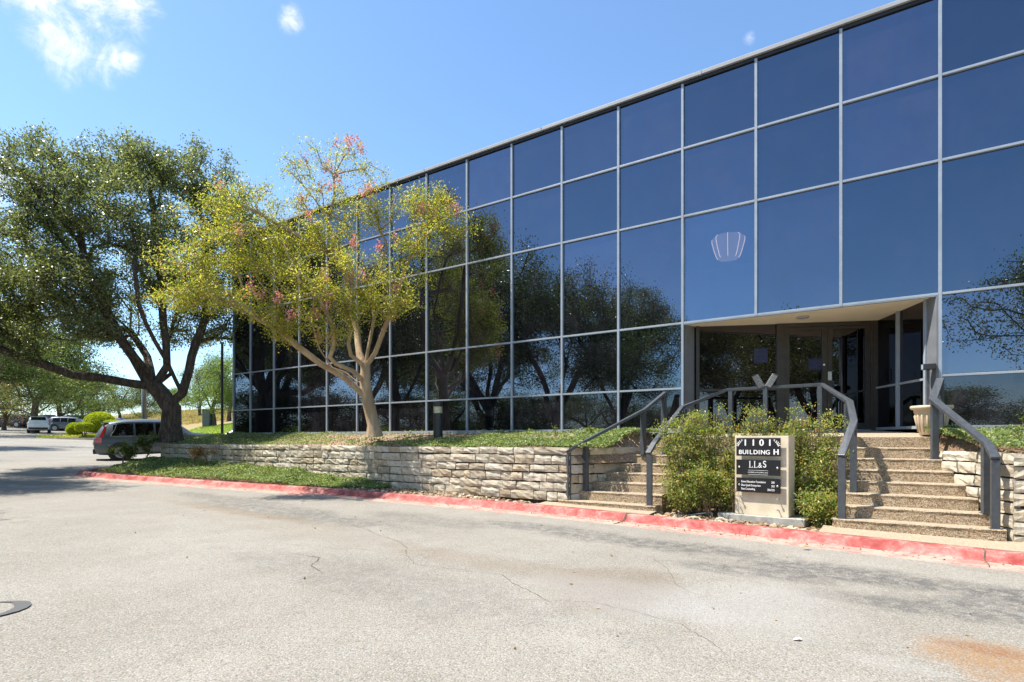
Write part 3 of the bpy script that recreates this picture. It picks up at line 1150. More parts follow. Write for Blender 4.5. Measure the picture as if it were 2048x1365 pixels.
for t0, t1 in ((0.503, 0.734), (0.736, 0.964)):
    d = MB()
    wall_box(d, EL, EC, t0, t0 + 0.026, -0.04, 0.03, ZF + 0.012, ZS - 0.08)
    wall_box(d, EL, EC, t1 - 0.026, t1, -0.04, 0.03, ZF + 0.012, ZS - 0.08)
    wall_box(d, EL, EC, t0 + 0.026, t1 - 0.026, -0.04, 0.029, ZF + 0.012, ZF + 0.14)
    wall_box(d, EL, EC, t0 + 0.026, t1 - 0.026, -0.04, 0.029, ZS - 0.14, ZS - 0.08)
    door = d.build('door', M['bronze'], bld)
    mb = MB()
    wall_box(mb, EL, EC, t0 + 0.026, t1 - 0.026, -0.012, 0.0, ZF + 0.14, ZS - 0.14)
    mb.build('pane', M['glass_door'], door)
    hx = t1 - 0.02 if t0 < 0.6 else t1 - 0.018
    p = along(EL, EC, hx)
    mb = MB()
    mb.tube([F(p[0], p[1] + 0.04, ZF + 0.93), F(p[0] - 0.02, p[1] + 0.10, ZF + 0.94), F(p[0] - 0.02, p[1] + 0.10, ZF + 1.17), F(p[0], p[1] + 0.04, ZF + 1.18)], [0.011] * 4, 8)
    mb.build('handle', M['bronze'], door)
    if t0 < 0.6:
        mb = MB()
        wall_box(mb, EL, EC, t1 + 0.004, t1 + 0.024, 0.03, 0.042, ZF + 0.98, ZF + 1.15)
        mb.build('latch_guard', M['steel'], door)
        mb = MB()
        p = along(EL, EC, t1 - 0.012)
        mb.lathe(F(p[0] - 0.0, p[1] + 0.03, ZF + 1.29), [(0.02, 0.0), (0.02, 0.012), (0.012, 0.016)], 14, N3)
        mb.build('lock_cylinder', M['steel'], door)
mb = MB()
wall_box(mb, EL, EC, 0.5, 0.965, -0.06, 0.06, ZF - 0.01, ZF + 0.011)
mb.build('threshold', M['alu'], bld)
# notices on the glass beside and on the door
noti, tn = new_mat('faded_blue_notice')
finish(tn, tn.mix(tn.step(tn.noise(geo_pos(tn), 40, 3), 0.45, 0.6), (0.02, 0.024, 0.07), (0.04, 0.045, 0.11)), 0.7)
for t0, t1, z0, z1 in ((0.335, 0.41, ZF + 1.36, ZF + 1.65), (0.635, 0.715, ZF + 1.2, ZF + 1.42)):
    mb = MB()
    wall_box(mb, EL, EC, t0, t1, -0.003, 0.004, z0, z1)
    mb.build('notice', noti, bld)
# side wall of the recess
for t0, t1 in ((0.0, 0.03), (0.46, 0.49), (0.965, 1.0)):
    mb = MB()
    wall_box(mb, EC, ER, t0, t1, -0.06, 0.045, ZF, ZS)
    mb.build('mullion', M['bronze'] if t0 == 0 else M['alu'], bld, bevel=0.004)
for t0, t1 in ((0.03, 0.46), (0.49, 0.965)):
    mb = MB()
    wall_box(mb, EC, ER, t0, t1, -0.05, 0.035, ZF + 0.80, ZF + 0.835)
    mb.build('transom', M['alu'], bld)
    mb = MB()
    wall_box(mb, EC, ER, t0, t1, -0.05, 0.035, ZF, ZF + 0.05)
    mb.build('base_rail', M['alu'], bld)
    for z0, z1 in ((ZF + 0.05, ZF + 0.80), (ZF + 0.835, ZS)):
        mb = MB()
        wall_box(mb, EC, ER, t0, t1, -0.02, -0.006, z0, z1)
        mb.build('pane', M['glass_door'], bld)
mb = MB()
wall_box(mb, EL, EC, 0.0, 1.03, -0.6, -0.5, 1.4, ZS + 0.1)
wall_box(mb, EC, ER, -0.2, 1.0, -0.6, -0.5, 1.4, ZS + 0.1)
mb.build('inner_wall', M['dark'], bld)
mb = MB()
c_ = (2.05, -0.55)
mb.lathe(F(*c_, ZS - 0.03), [(0.10, 0.0), (0.11, 0.012), (0.11, 0.028)], 24)
mb.build('downlight', M['coping'], bld)

# pendant lamp that shows through the glass upstairs
lamp = empty('pendant_lamp', F(2.42 * PW + 0.05, -1.3, 4.6), 'ribbed pale pendant lamp glowing behind the upstairs glass over the entrance', 'lamp')
lc = (2.42 * PW + 0.24, -1.3)
rib_m = make_emit('warm_lamp_rib', (1.0, 0.76, 0.5), 0.75)
shade_m = make_emit('glowing_paper_shade', (0.55, 0.45, 0.38), 0.19)
zc = 5.60
prof = [(0.20, -0.25), (0.235, -0.2), (0.285, -0.04), (0.325, 0.12), (0.325, 0.18), (0.28, 0.22)]
mb = MB()
mb.lathe(F(*lc, zc), prof, 24)
mb.build('lamp_shade', shade_m, lamp, smooth=True)
for i in range(8):
    an = 2 * math.pi * i / 8 + 0.2
    mb = MB()
    mb.tube([F(lc[0] + math.cos(an) * (r + 0.006), lc[1] + math.sin(an) * (r + 0.006), zc + h) for r, h in prof], [0.007] * len(prof), 5)
    mb.build('rib', rib_m, lamp)
mb = MB()
mb.tube([F(*lc, zc + 0.24), F(*lc, ZL[3])], [0.008, 0.008], 6)
mb.build('cord', M['dark'], lamp)

# landing in front of the doors, sloping gently up to them
STEP_N = 8
RISE = 0.167
NOSE = [2.05 - 0.25 * k for k in range(STEP_N)]
ZT = [0.356 + RISE * k for k in range(STEP_N)]      # tread heights, the last is the landing edge


def landing():
    a0, a1 = 0.10, 4.60
    mb = MB()
    bF = NOSE[7]
    P = [(a1, bF), (a0, bF), (0.04, 0.03), (0.16, -0.24), (0.95, -1.9), (4.1, -0.44), (ent_l - 0.03, 0.03), (a1, 0.03)]
    def zt(b):
        return ZT[7] + (ZF - ZT[7]) * max(0, min(1, (bF - b) / 1.35))
    vs = [F(a, b, zt(b)) for a, b in P] + [F(a, b, 1.2) for a, b in P]
    n = len(P)
    mb.add(vs, [tuple(range(n)), tuple(range(2 * n - 1, n - 1, -1))] + [(i, n + i, n + (i + 1) % n, (i + 1) % n) for i in range(n)])
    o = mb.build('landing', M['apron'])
    props(o, kind='structure')


landing()


# ------------------------------------------------------------------ stairs
def stair(label, aL, aR, name='staircase'):
    """aL / aR: ends of each tread, far and near"""
    root = empty(name, F((aL[0] + aR[0]) / 2, NOSE[0], 0.15), label, 'stairs')
    for k in range(STEP_N - 1):
        b0, b1 = NOSE[k], NOSE[k + 1] - 0.04
        z0 = 0.13
        l0, r0 = aL[k], aR[k]
        l1, r1 = aL[k + 1], aR[k + 1]
        n = 16
        mb = MB()
        prof = [(0.0, z0), (0.008, max(z0 + 0.03, ZT[k] - RISE)), (-0.004, ZT[k] - 0.05), (0.004, ZT[k] - 0.014), (-0.012, ZT[k] - 0.001), (-0.06, ZT[k] + 0.001), (-(b0 - b1), ZT[k] + 0.003)]
        rows = []
        for i in range(n + 1):
            t = i / n
            e = 0.03 * (abs(2 * t - 1) ** 16)          # worn, rounded ends
            row = []
            for q, z in prof:
                f = min(1.0, -q / 0.25) if q < 0 else 0
                a = (l0 + (l1 - l0) * f * 0.0) * (1 - t) + (r0 + (r1 - r0) * f * 0.0) * t
                row.append(F(a, b0 + q - e + R.uniform(-0.003, 0.003), z + R.uniform(-0.002, 0.002)))
            rows.append(row)
        m_ = len(prof)
        vs = [p for row in rows for p in row]
        fs = [(i * m_ + j, i * m_ + j + 1, (i + 1) * m_ + j + 1, (i + 1) * m_ + j) for i in range(n) for j in range(m_ - 1)]
        # ends, underside
        bl = len(vs)
        vs += [F(l0, b1, z0), F(r0, b1, z0)]
        fs += [tuple(list(range(m_)) + [bl]), tuple([n * m_ + j for j in range(m_)][::-1] + [bl + 1])]
        mb.add(vs, fs)
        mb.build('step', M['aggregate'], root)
    # the riser under the landing
    mb = MB()
    mb.fbox(aR[7] - 0.02, aL[7] + 0.02, NOSE[7] - 0.1, NOSE[7] + 0.004, ZT[6] - 0.03, ZT[7] - 0.006)
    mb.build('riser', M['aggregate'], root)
    return root


st_r_L = [1.33, 1.29, 1.24, 1.22, 1.26, 1.37, 1.55, 1.74]
st_r_R = [-0.585 + 0.118 * k for k in range(8)]
stair('exposed-aggregate steps beside the planter pot, rising behind the sign', st_r_L, st_r_R)
st_l_L = [5.86 - 0.18 * k for k in range(8)]
st_l_R = [3.97, 3.94, 3.9, 3.85, 3.8, 3.7, 3.4, 3.1]
stair('exposed-aggregate steps between the long stone wall and the nandina clump', st_l_L, st_l_R)

# aprons between kerb and first step
for (a0, a1) in ((-0.74, 1.45), (3.95, 6.15)):
    n = 14

    def apr(i, j, a0=a0, a1=a1, n=n):
        a = a0 + (a1 - a0) * i / (n - 1)
        bk = kerb_b(a) - 0.13
        return F(a, bk + (1.95 - bk) * j / 5, zg(a) + 0.132 + 0.02 * j / 5)
    me = grid_mesh('walkway', n, 6, apr)
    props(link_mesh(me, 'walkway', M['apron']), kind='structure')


# ------------------------------------------------------------------ dry-stone walls
def stone(parent, P, d, nrm, z0, L, H, dep, rough=0.011, mat=None):
    """one rock-faced block; P: site point of its near bottom corner, d along, nrm outwards"""
    nx = max(3, min(7, int(L / 0.09) + 1))
    nz = 4
    vs = []
    for j in range(nz):
        for i in range(nx):
            u, v = i / (nx - 1), j / (nz - 1)
            edge = (i in (0, nx - 1)) or (j in (0, nz - 1))
            cu = L * u + (R.uniform(-0.2, 0.2) * L / nx if not edge else R.uniform(-0.006, 0.006))
            cv = H * v + (R.uniform(-0.012, 0.012) if not edge else R.uniform(-0.007, 0.007))
            cr = (1.4 if (i in (0, nx - 1) and j in (0, nz - 1)) else 1.0)
            out = R.uniform(-rough, rough * 1.1) - (0.009 * cr if edge else -0.002)
            p = F(P[0] + d[0] * cu + nrm[0] * out, P[1] + d[1] * cu + nrm[1] * out, z0 + cv)
            vs.append(p)
    fs = [(j * nx + i, j * nx + i + 1, (j + 1) * nx + i + 1, (j + 1) * nx + i) for j in range(nz - 1) for i in range(nx - 1)]
    ring = [i for i in range(nx)] + [j * nx + nx - 1 for j in range(1, nz)] + [(nz - 1) * nx + i for i in range(nx - 2, -1, -1)] + [j * nx for j in range(nz - 2, 0, -1)]
    base = len(vs)
    for r_ in ring:
        p = vs[r_]
        v2 = Vector(p) - (U3 * nrm[0] + N3 * nrm[1]) * (dep - 0.02)
        vs.append(v2)
    k = len(ring)
    fs += [(ring[i], base + i, base + (i + 1) % k, ring[(i + 1) % k]) for i in range(k)]
    mb = MB()
    mb.add(vs, fs)
    return mb.build('stone', mat or M['stone'], parent)


def stone_wall(root, P, Q, nrm, ztop, zbot, courses=None, Hc=0.166, mean=0.40, wob=0.006):
    """courses of blocks between site points P and Q, from the top down to zbot(a)"""
    L = math.dist(P, Q)
    d = ((Q[0] - P[0]) / L, (Q[1] - P[1]) / L)
    n = 0
    z = ztop
    c = 0
    while True:
        H = Hc * R.uniform(0.86, 1.14)
        z0 = z - H
        s = -R.uniform(0, 0.06)
        built = False
        while s < L - 0.03:
            l = max(0.16, R.gauss(mean, mean * 0.34))
            if s + l > L - 0.14:
                l = L - s
            mid = s + l / 2
            a_mid = P[0] + d[0] * mid
            if z - 0.03 > zbot(a_mid):
                s0 = max(s, 0)
                hh = H * R.uniform(0.90, 1.0)
                jit = R.uniform(-0.012, 0.014)
                tilt = wob * math.sin(mid * 0.9 + c)
                stone(root, (P[0] + d[0] * s0 + nrm[0] * jit, P[1] + d[1] * s0 + nrm[1] * jit), d, nrm, z0 + 0.006 + tilt, l - (s0 - s) - R.uniform(0.008, 0.02), hh - 0.010, 0.24)
                n += 1
                built = True
            s += l
        z = z0
        c += 1
        if not built or c > 9:
            break
    # dark fill behind the joints
    return n


jnt, tj = new_mat('wall_joint_earth')
finish(tj, (0.085, 0.065, 0.045), 0.95, spec=0.1)


def backing(root, P, Q, nrm, z0, z1, off=0.07, th=0.12):
    p0 = (P[0] - nrm[0] * off, P[1] - nrm[1] * off)
    q0 = (Q[0] - nrm[0] * off, Q[1] - nrm[1] * off)
    p1 = (p0[0] - nrm[0] * th, p0[1] - nrm[1] * th)
    q1 = (q0[0] - nrm[0] * th, q0[1] - nrm[1] * th)
    mb = MB()
    mb.hexa([F(*p0, z0), F(*q0, z0), F(*q1, z0), F(*p1, z0), F(*p0, z1), F(*q0, z1), F(*q1, z1), F(*p1, z1)])
    mb.build('earth_fill', jnt, root)


wl = empty('retaining_wall', F(13, WALL_B, 0.4), 'long low retaining wall of pale rough limestone below the glass front', 'stone wall')
CR = (5.64, WALL_B)
CL = (21.45, WALL_B)
n1 = stone_wall(wl, CR, CL, (0, 1), WALL_TOP, lambda a: zg(a) + 0.24, mean=0.385)
d_ = (4.62 - 5.64, 0.30 - WALL_B)
Ld = math.hypot(*d_)
n2 = stone_wall(wl, (5.62, WALL_B - 0.06), (4.62, 0.30), (d_[1] / Ld, -d_[0] / Ld), WALL_TOP, lambda a: ZT[0] + RISE * math.floor((2.05 - (0.30 + (a - 4.62) * 1.66)) / 0.25) - 0.12, mean=0.5)
stone_wall(wl, CL, (22.1, 0.2), (0.94, 0.34), WALL_TOP, lambda a: zg(a) + 0.24, mean=0.5)
backing(wl, CR, CL, (0, 1), 0.1, WALL_TOP - 0.03)
backing(wl, (5.60, WALL_B - 0.1), (4.62, 0.30), (d_[1] / Ld, -d_[0] / Ld), 0.1, WALL_TOP - 0.03)
print('wall stones', n1, n2)

wr = empty('retaining_wall', F(-3, WALL_B, 0.2), 'short stone retaining wall on the planter-pot side of the steps', 'stone wall')
dr = (0.27 + 0.64, 0.30 - 1.98)
Lr = math.hypot(*dr)
stone_wall(wr, (-0.66, WALL_B), (-7.5, WALL_B), (0, 1), WALL_TOP - 0.01, lambda a: zg(a) + 0.2, mean=0.5)
stone_wall(wr, (-0.64, 1.98), (0.27, 0.30), (dr[1] / -Lr, dr[0] / Lr), WALL_TOP - 0.01, lambda a: ZT[0] + RISE * math.floor((2.05 - (1.98 - (a + 0.64) * 1.846)) / 0.25) - 0.12, mean=0.34)
backing(wr, (-0.72, WALL_B), (-7.5, WALL_B), (0, 1), 0.1, WALL_TOP - 0.03)
backing(wr, (-0.68, 1.9), (0.22, 0.30), (dr[1] / -Lr, dr[0] / Lr), 0.1, WALL_TOP - 0.03)

wm = empty('retaining_wall', F(2.4, 0.5, 0.2), 'stone wall between the two flights of steps, behind the sign and shrubs', 'stone wall')
stone_wall(wm, (1.40, 0.55), (3.65, 0.55), (0, 1), 1.365, lambda a: 0.25, mean=0.36)
backing(wm, (1.3, 0.55), (3.7, 0.55), (0, 1), 0.1, 1.35)


# ------------------------------------------------------------------ handrails
def handrail(label, pts, posts, wd=0.10, th=0.05):
    root = empty('handrail', F(pts[0][0], pts[0][1], 0.3), label, 'handrail', 'grey steel handrails of the entrance steps')
    mb = MB()
    P = [F(*p) for p in pts]
    mb.sweep(P, wd, th)
    mb.build('rail', M['rail'], root, bevel=0.005)
    for a, b, z0, z1, along_d in posts:
        u = F(*along_d) - F(0, 0)
        u = Vector((u.x, u.y, 0)).normalized()
        v = Vector((-u.y, u.x, 0))
        mb = MB()
        c = F(a, b, (z0 + z1) / 2)
        mb.box(c, u, v, Z3, 0.036, 0.046, (z1 - z0) / 2)
        mb.build('post', M['rail'], root, bevel=0.004)
        mb = MB()
        mb.box(F(a, b, z0 + 0.004), u, v, Z3, 0.05, 0.06, 0.006)
        mb.build('base_plate', M['rail'], root)
    return root


zr = lambda k: ZT[k] + 0.90
hr = -0.024
handrail('grey handrail ending in front of the cream planter pot', [(-0.48, 2.0, zr(0) - 0.005), (-0.43, 1.80, zr(1)), (0.12, 0.78, 2.09), (0.01, 0.34, 2.425)],
         [(-0.48, 1.965, ZT[0], zr(0) + hr, (-.1, 1)), (-0.41, 1.74, ZT[1], zr(1) + 0.02, (-.4, 1)), (0.095, 0.70, ZT[5], 2.09, (-.4, 1)), (0.015, 0.36, ZT[7], 2.39, (.2, 1))])
handrail('grey handrail looping round the shrubs and across the edge of the landing',
         [(1.22, 2.0, zr(0) - 0.005), (1.10, 1.42, 1.755), (1.20, 0.78, 2.09), (1.62, 0.42, 2.42), (3.18, 0.42, 2.405), (3.90, 0.78, 2.09), (4.07, 1.80, zr(1)), (4.10, 2.0, zr(0) - 0.005)],
         [(1.215, 1.965, ZT[0], zr(0) + hr, (.1, 1)), (1.11, 1.36, ZT[3] - 0.17, 1.75, (0, 1)), (1.23, 0.74, ZT[5], 2.08, (-.5, 1)), (1.66, 0.42, ZT[7], 2.40, (1, 0)),
          (2.52, 0.42, 1.3, 2.39, (1, 0)), (3.12, 0.42, ZT[7], 2.385, (1, 0)), (3.86, 0.82, ZT[4], 2.05, (.3, 1)), (4.09, 1.965, ZT[0], zr(0) + hr, (-.1, 1))])
handrail('grey handrail along the end of the long stone wall', [(5.70, 2.0, zr(0) - 0.005), (5.47, 1.80, zr(1)), (4.63, 0.78, 2.07), (4.38, 0.36, 2.41)],
         [(5.68, 1.965, ZT[0], zr(0) + hr, (.4, 1)), (5.42, 1.74, ZT[1], zr(1) + 0.01, (.4, 1)), (4.66, 0.80, ZT[5], 2.04, (.4, 1)), (4.40, 0.38, ZT[7], 2.37, (.4, 1))])

# twin flood lamps clipped to the landing rail
fl = empty('flood_lamp', F(2.52, 0.42, 2.42), 'pair of finned flood lamps clamped on the landing handrail', 'lamp')
mb = MB()
mb.box(F(2.52, 0.42, 2.445), U3, N3, Z3, 0.035, 0.04, 0.03)
mb.build('clamp', M['bronze'], fl)
for sx, tip in ((1, 0.36), (-1, -0.52)):
    d = (U3 * sx * 0.42 + Z3 * 0.85 + N3 * 0.18).normalized() if sx > 0 else (U3 * sx * 0.50 + Z3 * 0.82 + N3 * 0.1).normalized()
    side = N3.cross(d).normalized()
    fr = d.cross(side).normalized()
    c = F(2.52, 0.42, 2.46) + U3 * sx * 0.12 + Z3 * 0.06 + N3 * 0.05
    mb = MB()
    mb.tube([F(2.52, 0.42, 2.46), c - fr * 0.04], [0.012, 0.012], 8)
    mb.build('arm', M['bronze'], fl)
    mb = MB()
    mb.box(c, d, side, fr, 0.13, 0.05, 0.028)
    body = mb.build('lamp_body', M['trim'], fl, bevel=0.01)
    mb = MB()
    mb.box(c + fr * 0.029, d, side, fr, 0.115, 0.04, 0.002)
    mb.build('lens', M['lampglass'], body)
    for q in range(9):
        mb = MB()
        mb.box(c + d * (-0.108 + 0.027 * q) + side * 0.052 * (1 if sx < 0 else -1), d, side, fr, 0.006, 0.014, 0.032)
        mb.build('fin', M['galv'], body)

# ------------------------------------------------------------------ monument sign
SG_F = Vector((-0.76, 0.65, 0)).normalized()       # along its front, towards the far end
SG_N = Vector((-SG_F.y, SG_F.x, 0))
if SG_N.y > 0:
    SG_N = -SG_N
sg0 = F(1.70, 1.96, 0.0)                           # near front corner of the footing
sign = empty('monument_sign', sg0 + SG_F * 0.65 - SG_N * 0.25 + Z3 * 0.17, 'cream cast-stone sign for 1101 Building H with black name plates', 'sign')


def S(u, n, z):
    """u from the near end of the footing along the front, n back from its face"""
    return sg0 + SG_F * u - SG_N * n + Z3 * z


def sbox(mb, u0, u1, n0, n1, z0, z1):
    mb.hexa([S(u0, n0, z0), S(u1, n0, z0), S(u1, n1, z0), S(u0, n1, z0), S(u0, n0, z1), S(u1, n0, z1), S(u1, n1, z1), S(u0, n1, z1)])


mb = MB()
sbox(mb, 0, 1.30, 0, 0.52, 0.10, 0.292)
mb.build('footing', M['concrete'], sign, bevel=0.008)
U0, U1 = 0.245, 1.055
NF = 0.10
ZB, ZTOP = 0.292, 1.545
mb = MB()
sbox(mb, U0, U1, NF, NF + 0.34, ZB, ZTOP)
mb.build('slab', M['cast'], sign, bevel=0.006)


def text_mesh(txt, size, space=1.0, align='CENTER'):
    cu = bpy.data.curves.new('lettering', 'FONT')
    cu.body = txt
    cu.size = size
    cu.align_x = align
    cu.align_y = 'CENTER'
    cu.space_character = space
    o = bpy.data.objects.new('lettering', cu)
    COL.objects.link(o)
    dg = bpy.context.evaluated_depsgraph_get()
    me = bpy.data.meshes.new_from_object(o.evaluated_get(dg))
    bpy.data.objects.remove(o)
    bpy.data.curves.remove(cu)
    return me


def put_text(parent, txt, u, z, size, nface, bold=0.0, space=1.0, align='CENTER', sx=1.0):
    """flat lettering; bold strokes are made of shifted copies"""
    me = text_mesh(txt, size, space, align)
    V = [v.co.copy() for v in me.vertices]
    Fc = [tuple(p.vertices) for p in me.polygons]
    bpy.data.meshes.remove(me)
    p = S(u, nface, z) + SG_N * 0.0015
    mb = MB()
    offs = [(0, 0)] if bold == 0 else [(-bold, 0), (bold, 0), (0, -bold * 0.6), (0, bold * 0.6), (-bold * 0.5, 0), (bold * 0.5, 0)]
    for i, (ox, oz) in enumerate(offs):
        mb.add([p - SG_F * (v.x * sx + ox) + Z3 * (v.y + oz) + SG_N * (0.0003 * i) for v in V], Fc)
    return mb.build('lettering', M['white'], parent, fix=False)


STAND = 0.05
plates = []
for (z0, z1) in ((1.228, 1.512), (0.930, 1.168), (0.655, 0.882)):
    mb = MB()
    u0, u1 = 0.345, 1.012
    sbox(mb, u0, u1, NF - STAND - 0.006, NF - STAND, z0, z1)
    p = mb.build('plate', M['plate'], sign)
    plates.append((p, z0, z1))
    for uu in (u0 + 0.045, u1 - 0.045):
        mb = MB()
        mb.lathe(S(uu, NF, (z0 + z1) / 2), [(0.009, 0.0), (0.009, STAND - 0.002)], 8, SG_N)
        mb.build('standoff', M['steel'], p)
        if z0 < 1.2:
            mb = MB()
            mb.lathe(S(uu, NF - STAND - 0.006, (z0 + z1) / 2), [(0.017, 0.0), (0.017, 0.004), (0.008, 0.009)], 12, SG_N)
            mb.build('bolt', M['steel'], p)
nf = NF - STAND - 0.006
p0, p1, p2 = plates[0][0], plates[1][0], plates[2][0]
UC = (0.345 + 1.012) / 2
for i, ch in enumerate('1101'):
    put_text(p0, ch, UC + 0.192 - 0.1235 * i, 1.434, 0.138, nf, 0.005)
for i, ch in enumerate('BUILDING'):
    put_text(p0, ch, 1.012 - 0.667 * (0.097, 0.192, 0.268, 0.342, 0.448, 0.528, 0.615, 0.722)[i] + 0.0, 1.286, 0.094, nf, 0.0036)
put_text(p0, 'H', 1.012 - 0.667 * 0.905, 1.292, 0.118, nf, 0.005)


def sprig(parent, u, z, flip):
    """leafy twig emblem"""
    mb = MB()

    def q(uu, zz):
        return S(u + flip * uu, nf, z + zz) + SG_N * 0.002

    stem = [(-0.048, 0.055), (-0.02, 0.022), (0.012, -0.004), (0.034, -0.03)]
    for (x0, y0), (x1, y1) in zip(stem, stem[1:]):
        dx, dy = x1 - x0, y1 - y0
        L = math.hypot(dx, dy)
        nx, ny = -dy / L * 0.002, dx / L * 0.002
        mb.add([q(x0 + nx, y0 + ny), q(x0 - nx, y0 - ny), q(x1 - nx, y1 - ny), q(x1 + nx, y1 + ny)], [(0, 1, 2, 3)])
    for (x0, y0, an, L) in ((-0.030, 0.034, 75, 0.03), (-0.022, 0.022, -30, 0.034), (-0.004, 0.012, 70, 0.036), (-0.002, 0.004, -45, 0.036), (0.016, -0.006, 60, 0.036), (0.010, -0.008, -65, 0.034), (0.028, -0.02, 40, 0.034), (0.026, -0.024, -85, 0.032), (0.034, -0.03, -20, 0.03)):
        c, s_ = math.cos(math.radians(an)), math.sin(math.radians(an))
        w_ = L * 0.24
        mb.add([q(x0, y0), q(x0 + c * L * 0.5 - s_ * w_, y0 + s_ * L * 0.5 + c * w_), q(x0 + c * L, y0 + s_ * L), q(x0 + c * L * 0.5 + s_ * w_, y0 + s_ * L * 0.5 - c * w_)], [(0, 1, 2, 3)])
    mb.build('leaf_emblem', M['white'], parent)


sprig(p0, 0.955, 1.432, 1)
sprig(p0, 0.405, 1.432, -1)


def serif_L(u, z):
    """a roman capital L, u its far edge, z its foot"""
    mb = MB()

    def r(x0, x1, y0, y1):
        mb.add([S(u - x0, nf, z + y0) + SG_N * 0.0016, S(u - x1, nf, z + y0) + SG_N * 0.0016, S(u - x1, nf, z + y1) + SG_N * 0.0016, S(u - x0, nf, z + y1) + SG_N * 0.0016], [(0, 1, 2, 3)])
    r(0.011, 0.023, 0.0, 0.106)
    r(0.003, 0.031, 0.102, 0.106)
    r(0.0, 0.060, -0.0005, 0.0055)
    r(0.054, 0.060, 0.0, 0.026)
    mb.build('lettering', M['white'], p1)


serif_L(0.818, 1.044)
serif_L(0.745, 1.044)
put_text(p1, '&', 0.646, 1.082, 0.115, nf, 0.0008, sx=0.8)
put_text(p1, 'S', 0.578, 1.098, 0.150, nf, 0.001, sx=0.82)
for zz in (1.004, 0.938):
    mb = MB()
    hw = 0.15
    mb.add([S(UC + hw, nf, zz - 0.002) + SG_N * 0.002, S(UC - hw, nf, zz - 0.002) + SG_N * 0.002, S(UC - hw, nf, zz + 0.002) + SG_N * 0.002, S(UC + hw, nf, zz + 0.002) + SG_N * 0.002], [(0, 1, 2, 3)])
    mb.build('rule', M['white'], p1)
put_text(p1, 'LOWERRE, LAVIS & SMITH, PLLC', UC, 0.970, 0.026, nf, 0.0005, sx=0.82)
for i, (nm, no) in enumerate((('Eanes Education Foundation', '200'), ('Blue Quail Enterprises', '203'), ('Rise Counseling', '206/235'))):
    z = 0.822 - 0.058 * i
    put_text(p2, nm, 0.935, z, 0.045, nf, 0.0011, 1.0, 'LEFT', 0.73)
    put_text(p2, no, 0.430, z, 0.045, nf, 0.0011, 1.0, 'RIGHT', 0.73)
# bare pegs of two lost plates
for zz in (0.575, 0.405):
    for uu in (0.39, 0.967):
        mb = MB()
        mb.lathe(S(uu, NF, zz), [(0.009, -0.01), (0.009, STAND), (0.016, STAND + 0.001), (0.016, STAND + 0.012)], 10, SG_N)
        mb.build('peg', M['steel'], sign)

# bent irrigation pipe beside the footing
pipe = empty('water_pipe', S(1.40, 0.05, 0.17), 'bent grey water pipe lying on the stones beside the sign footing', 'pipe')
mb = MB()
mb.tube([S(1.42, 0.06, 0.12), S(1.42, 0.06, 0.27), S(1.44, 0.05, 0.285), S(1.52, 0.0, 0.27), S(1.86, -0.16, 0.20)], [0.016, 0.016, 0.016, 0.012, 0.011], 10)
mb.build('tube', M['galv'], pipe, smooth=True)
mb = MB()
mb.lathe(S(1.42, 0.06, 0.14), [(0.024, 0), (0.024, 0.13)], 12)
mb.lathe(S(1.43, 0.055, 0.262), [(0.023, 0), (0.023, 0.036)], 12, Vector((SG_F.x, SG_F.y, 0)))
mb.build('elbow', M['galv'], pipe)

# ------------------------------------------------------------------ bollard lamp, planter pot, reader post
bo = empty('bollard_lamp', F(9.75, 1.02, 1.44), 'black cylindrical bollard lamp in the bed beside the crepe myrtle', 'lamp')
bc = F(9.75, 1.02, 1.40)
mb = MB()
mb.lathe(bc, [(0.112, 0.0), (0.112, 0.70), (0.106, 0.715)], 24)
mb.build('body', M['blackmetal'], bo, smooth=False)
mb = MB()
mb.lathe(bc + Z3 * 0.715, [(0.05, 0), (0.105, 0.02), (0.07, 0.05), (0.03, 0.09), (0.03, 0.16)], 20)
mb.build('reflector', M['steel'], bo, smooth=True)
mb = MB()
mb.lathe(bc + Z3 * 0.717, [(0.107, 0), (0.107, 0.155)], 24)
mb.build('lens', M['lens'], bo)
mb = MB()
mb.lathe(bc + Z3 * 0.873, [(0.113, 0), (0.113, 0.095), (0.10, 0.11)], 24)
mb.build('cap', M['blackmetal'], bo)

pc = F(0.115, 0.13, 1.56)
pot = empty('planter_pot', pc, 'empty cream fluted planter pot on the landing beside the doors', 'planter pot')
mb = MB()
mb.lathe(pc, [(0.155, 0.0), (0.165, 0.02), (0.225, 0.34), (0.235, 0.36), (0.24, 0.40), (0.275, 0.41), (0.285, 0.43), (0.285, 0.455), (0.272, 0.465), (0.25, 0.46), (0.22, 0.36), (0.2, 0.34)], 36)
mb.build('body', M['terracotta'], pot, smooth=True)
for i in range(18):
    an = 2 * math.pi * i / 18
    c, s_ = math.cos(an), math.sin(an)
    mb = MB()
    mb.tube([pc + Vector((c * 0.170, s_ * 0.170, 0.05)), pc + Vector((c * 0.198, s_ * 0.198, 0.20)), pc + Vector((c * 0.217, s_ * 0.217, 0.30)), pc + Vector((c * 0.221, s_ * 0.221, 0.325))], [0.014, 0.018, 0.020, 0.008], 6)
    mb.build('flute', M['terracotta'], pot, smooth=True)

rd = empty('card_reader', F(0.17, 0.03, 2.5), 'small dark card reader box on a slim post at the edge of the recess', 'card reader')
mb = MB()
mb.box(F(0.14, 0.02, 2.66), U3, N3, Z3, 0.085, 0.06, 0.045)
mb.build('housing', M['trim'], rd, bevel=0.006)
mb = MB()
mb.box(F(0.235, 0.03, 2.655), U3, N3, Z3, 0.014, 0.05, 0.04)
mb.build('face', M['steel'], rd, bevel=0.004)
mb = MB()
mb.box(F(0.155, -0.02, 2.28), U3, N3, Z3, 0.02, 0.02, 0.36)
mb.build('post', M['rail'], rd)

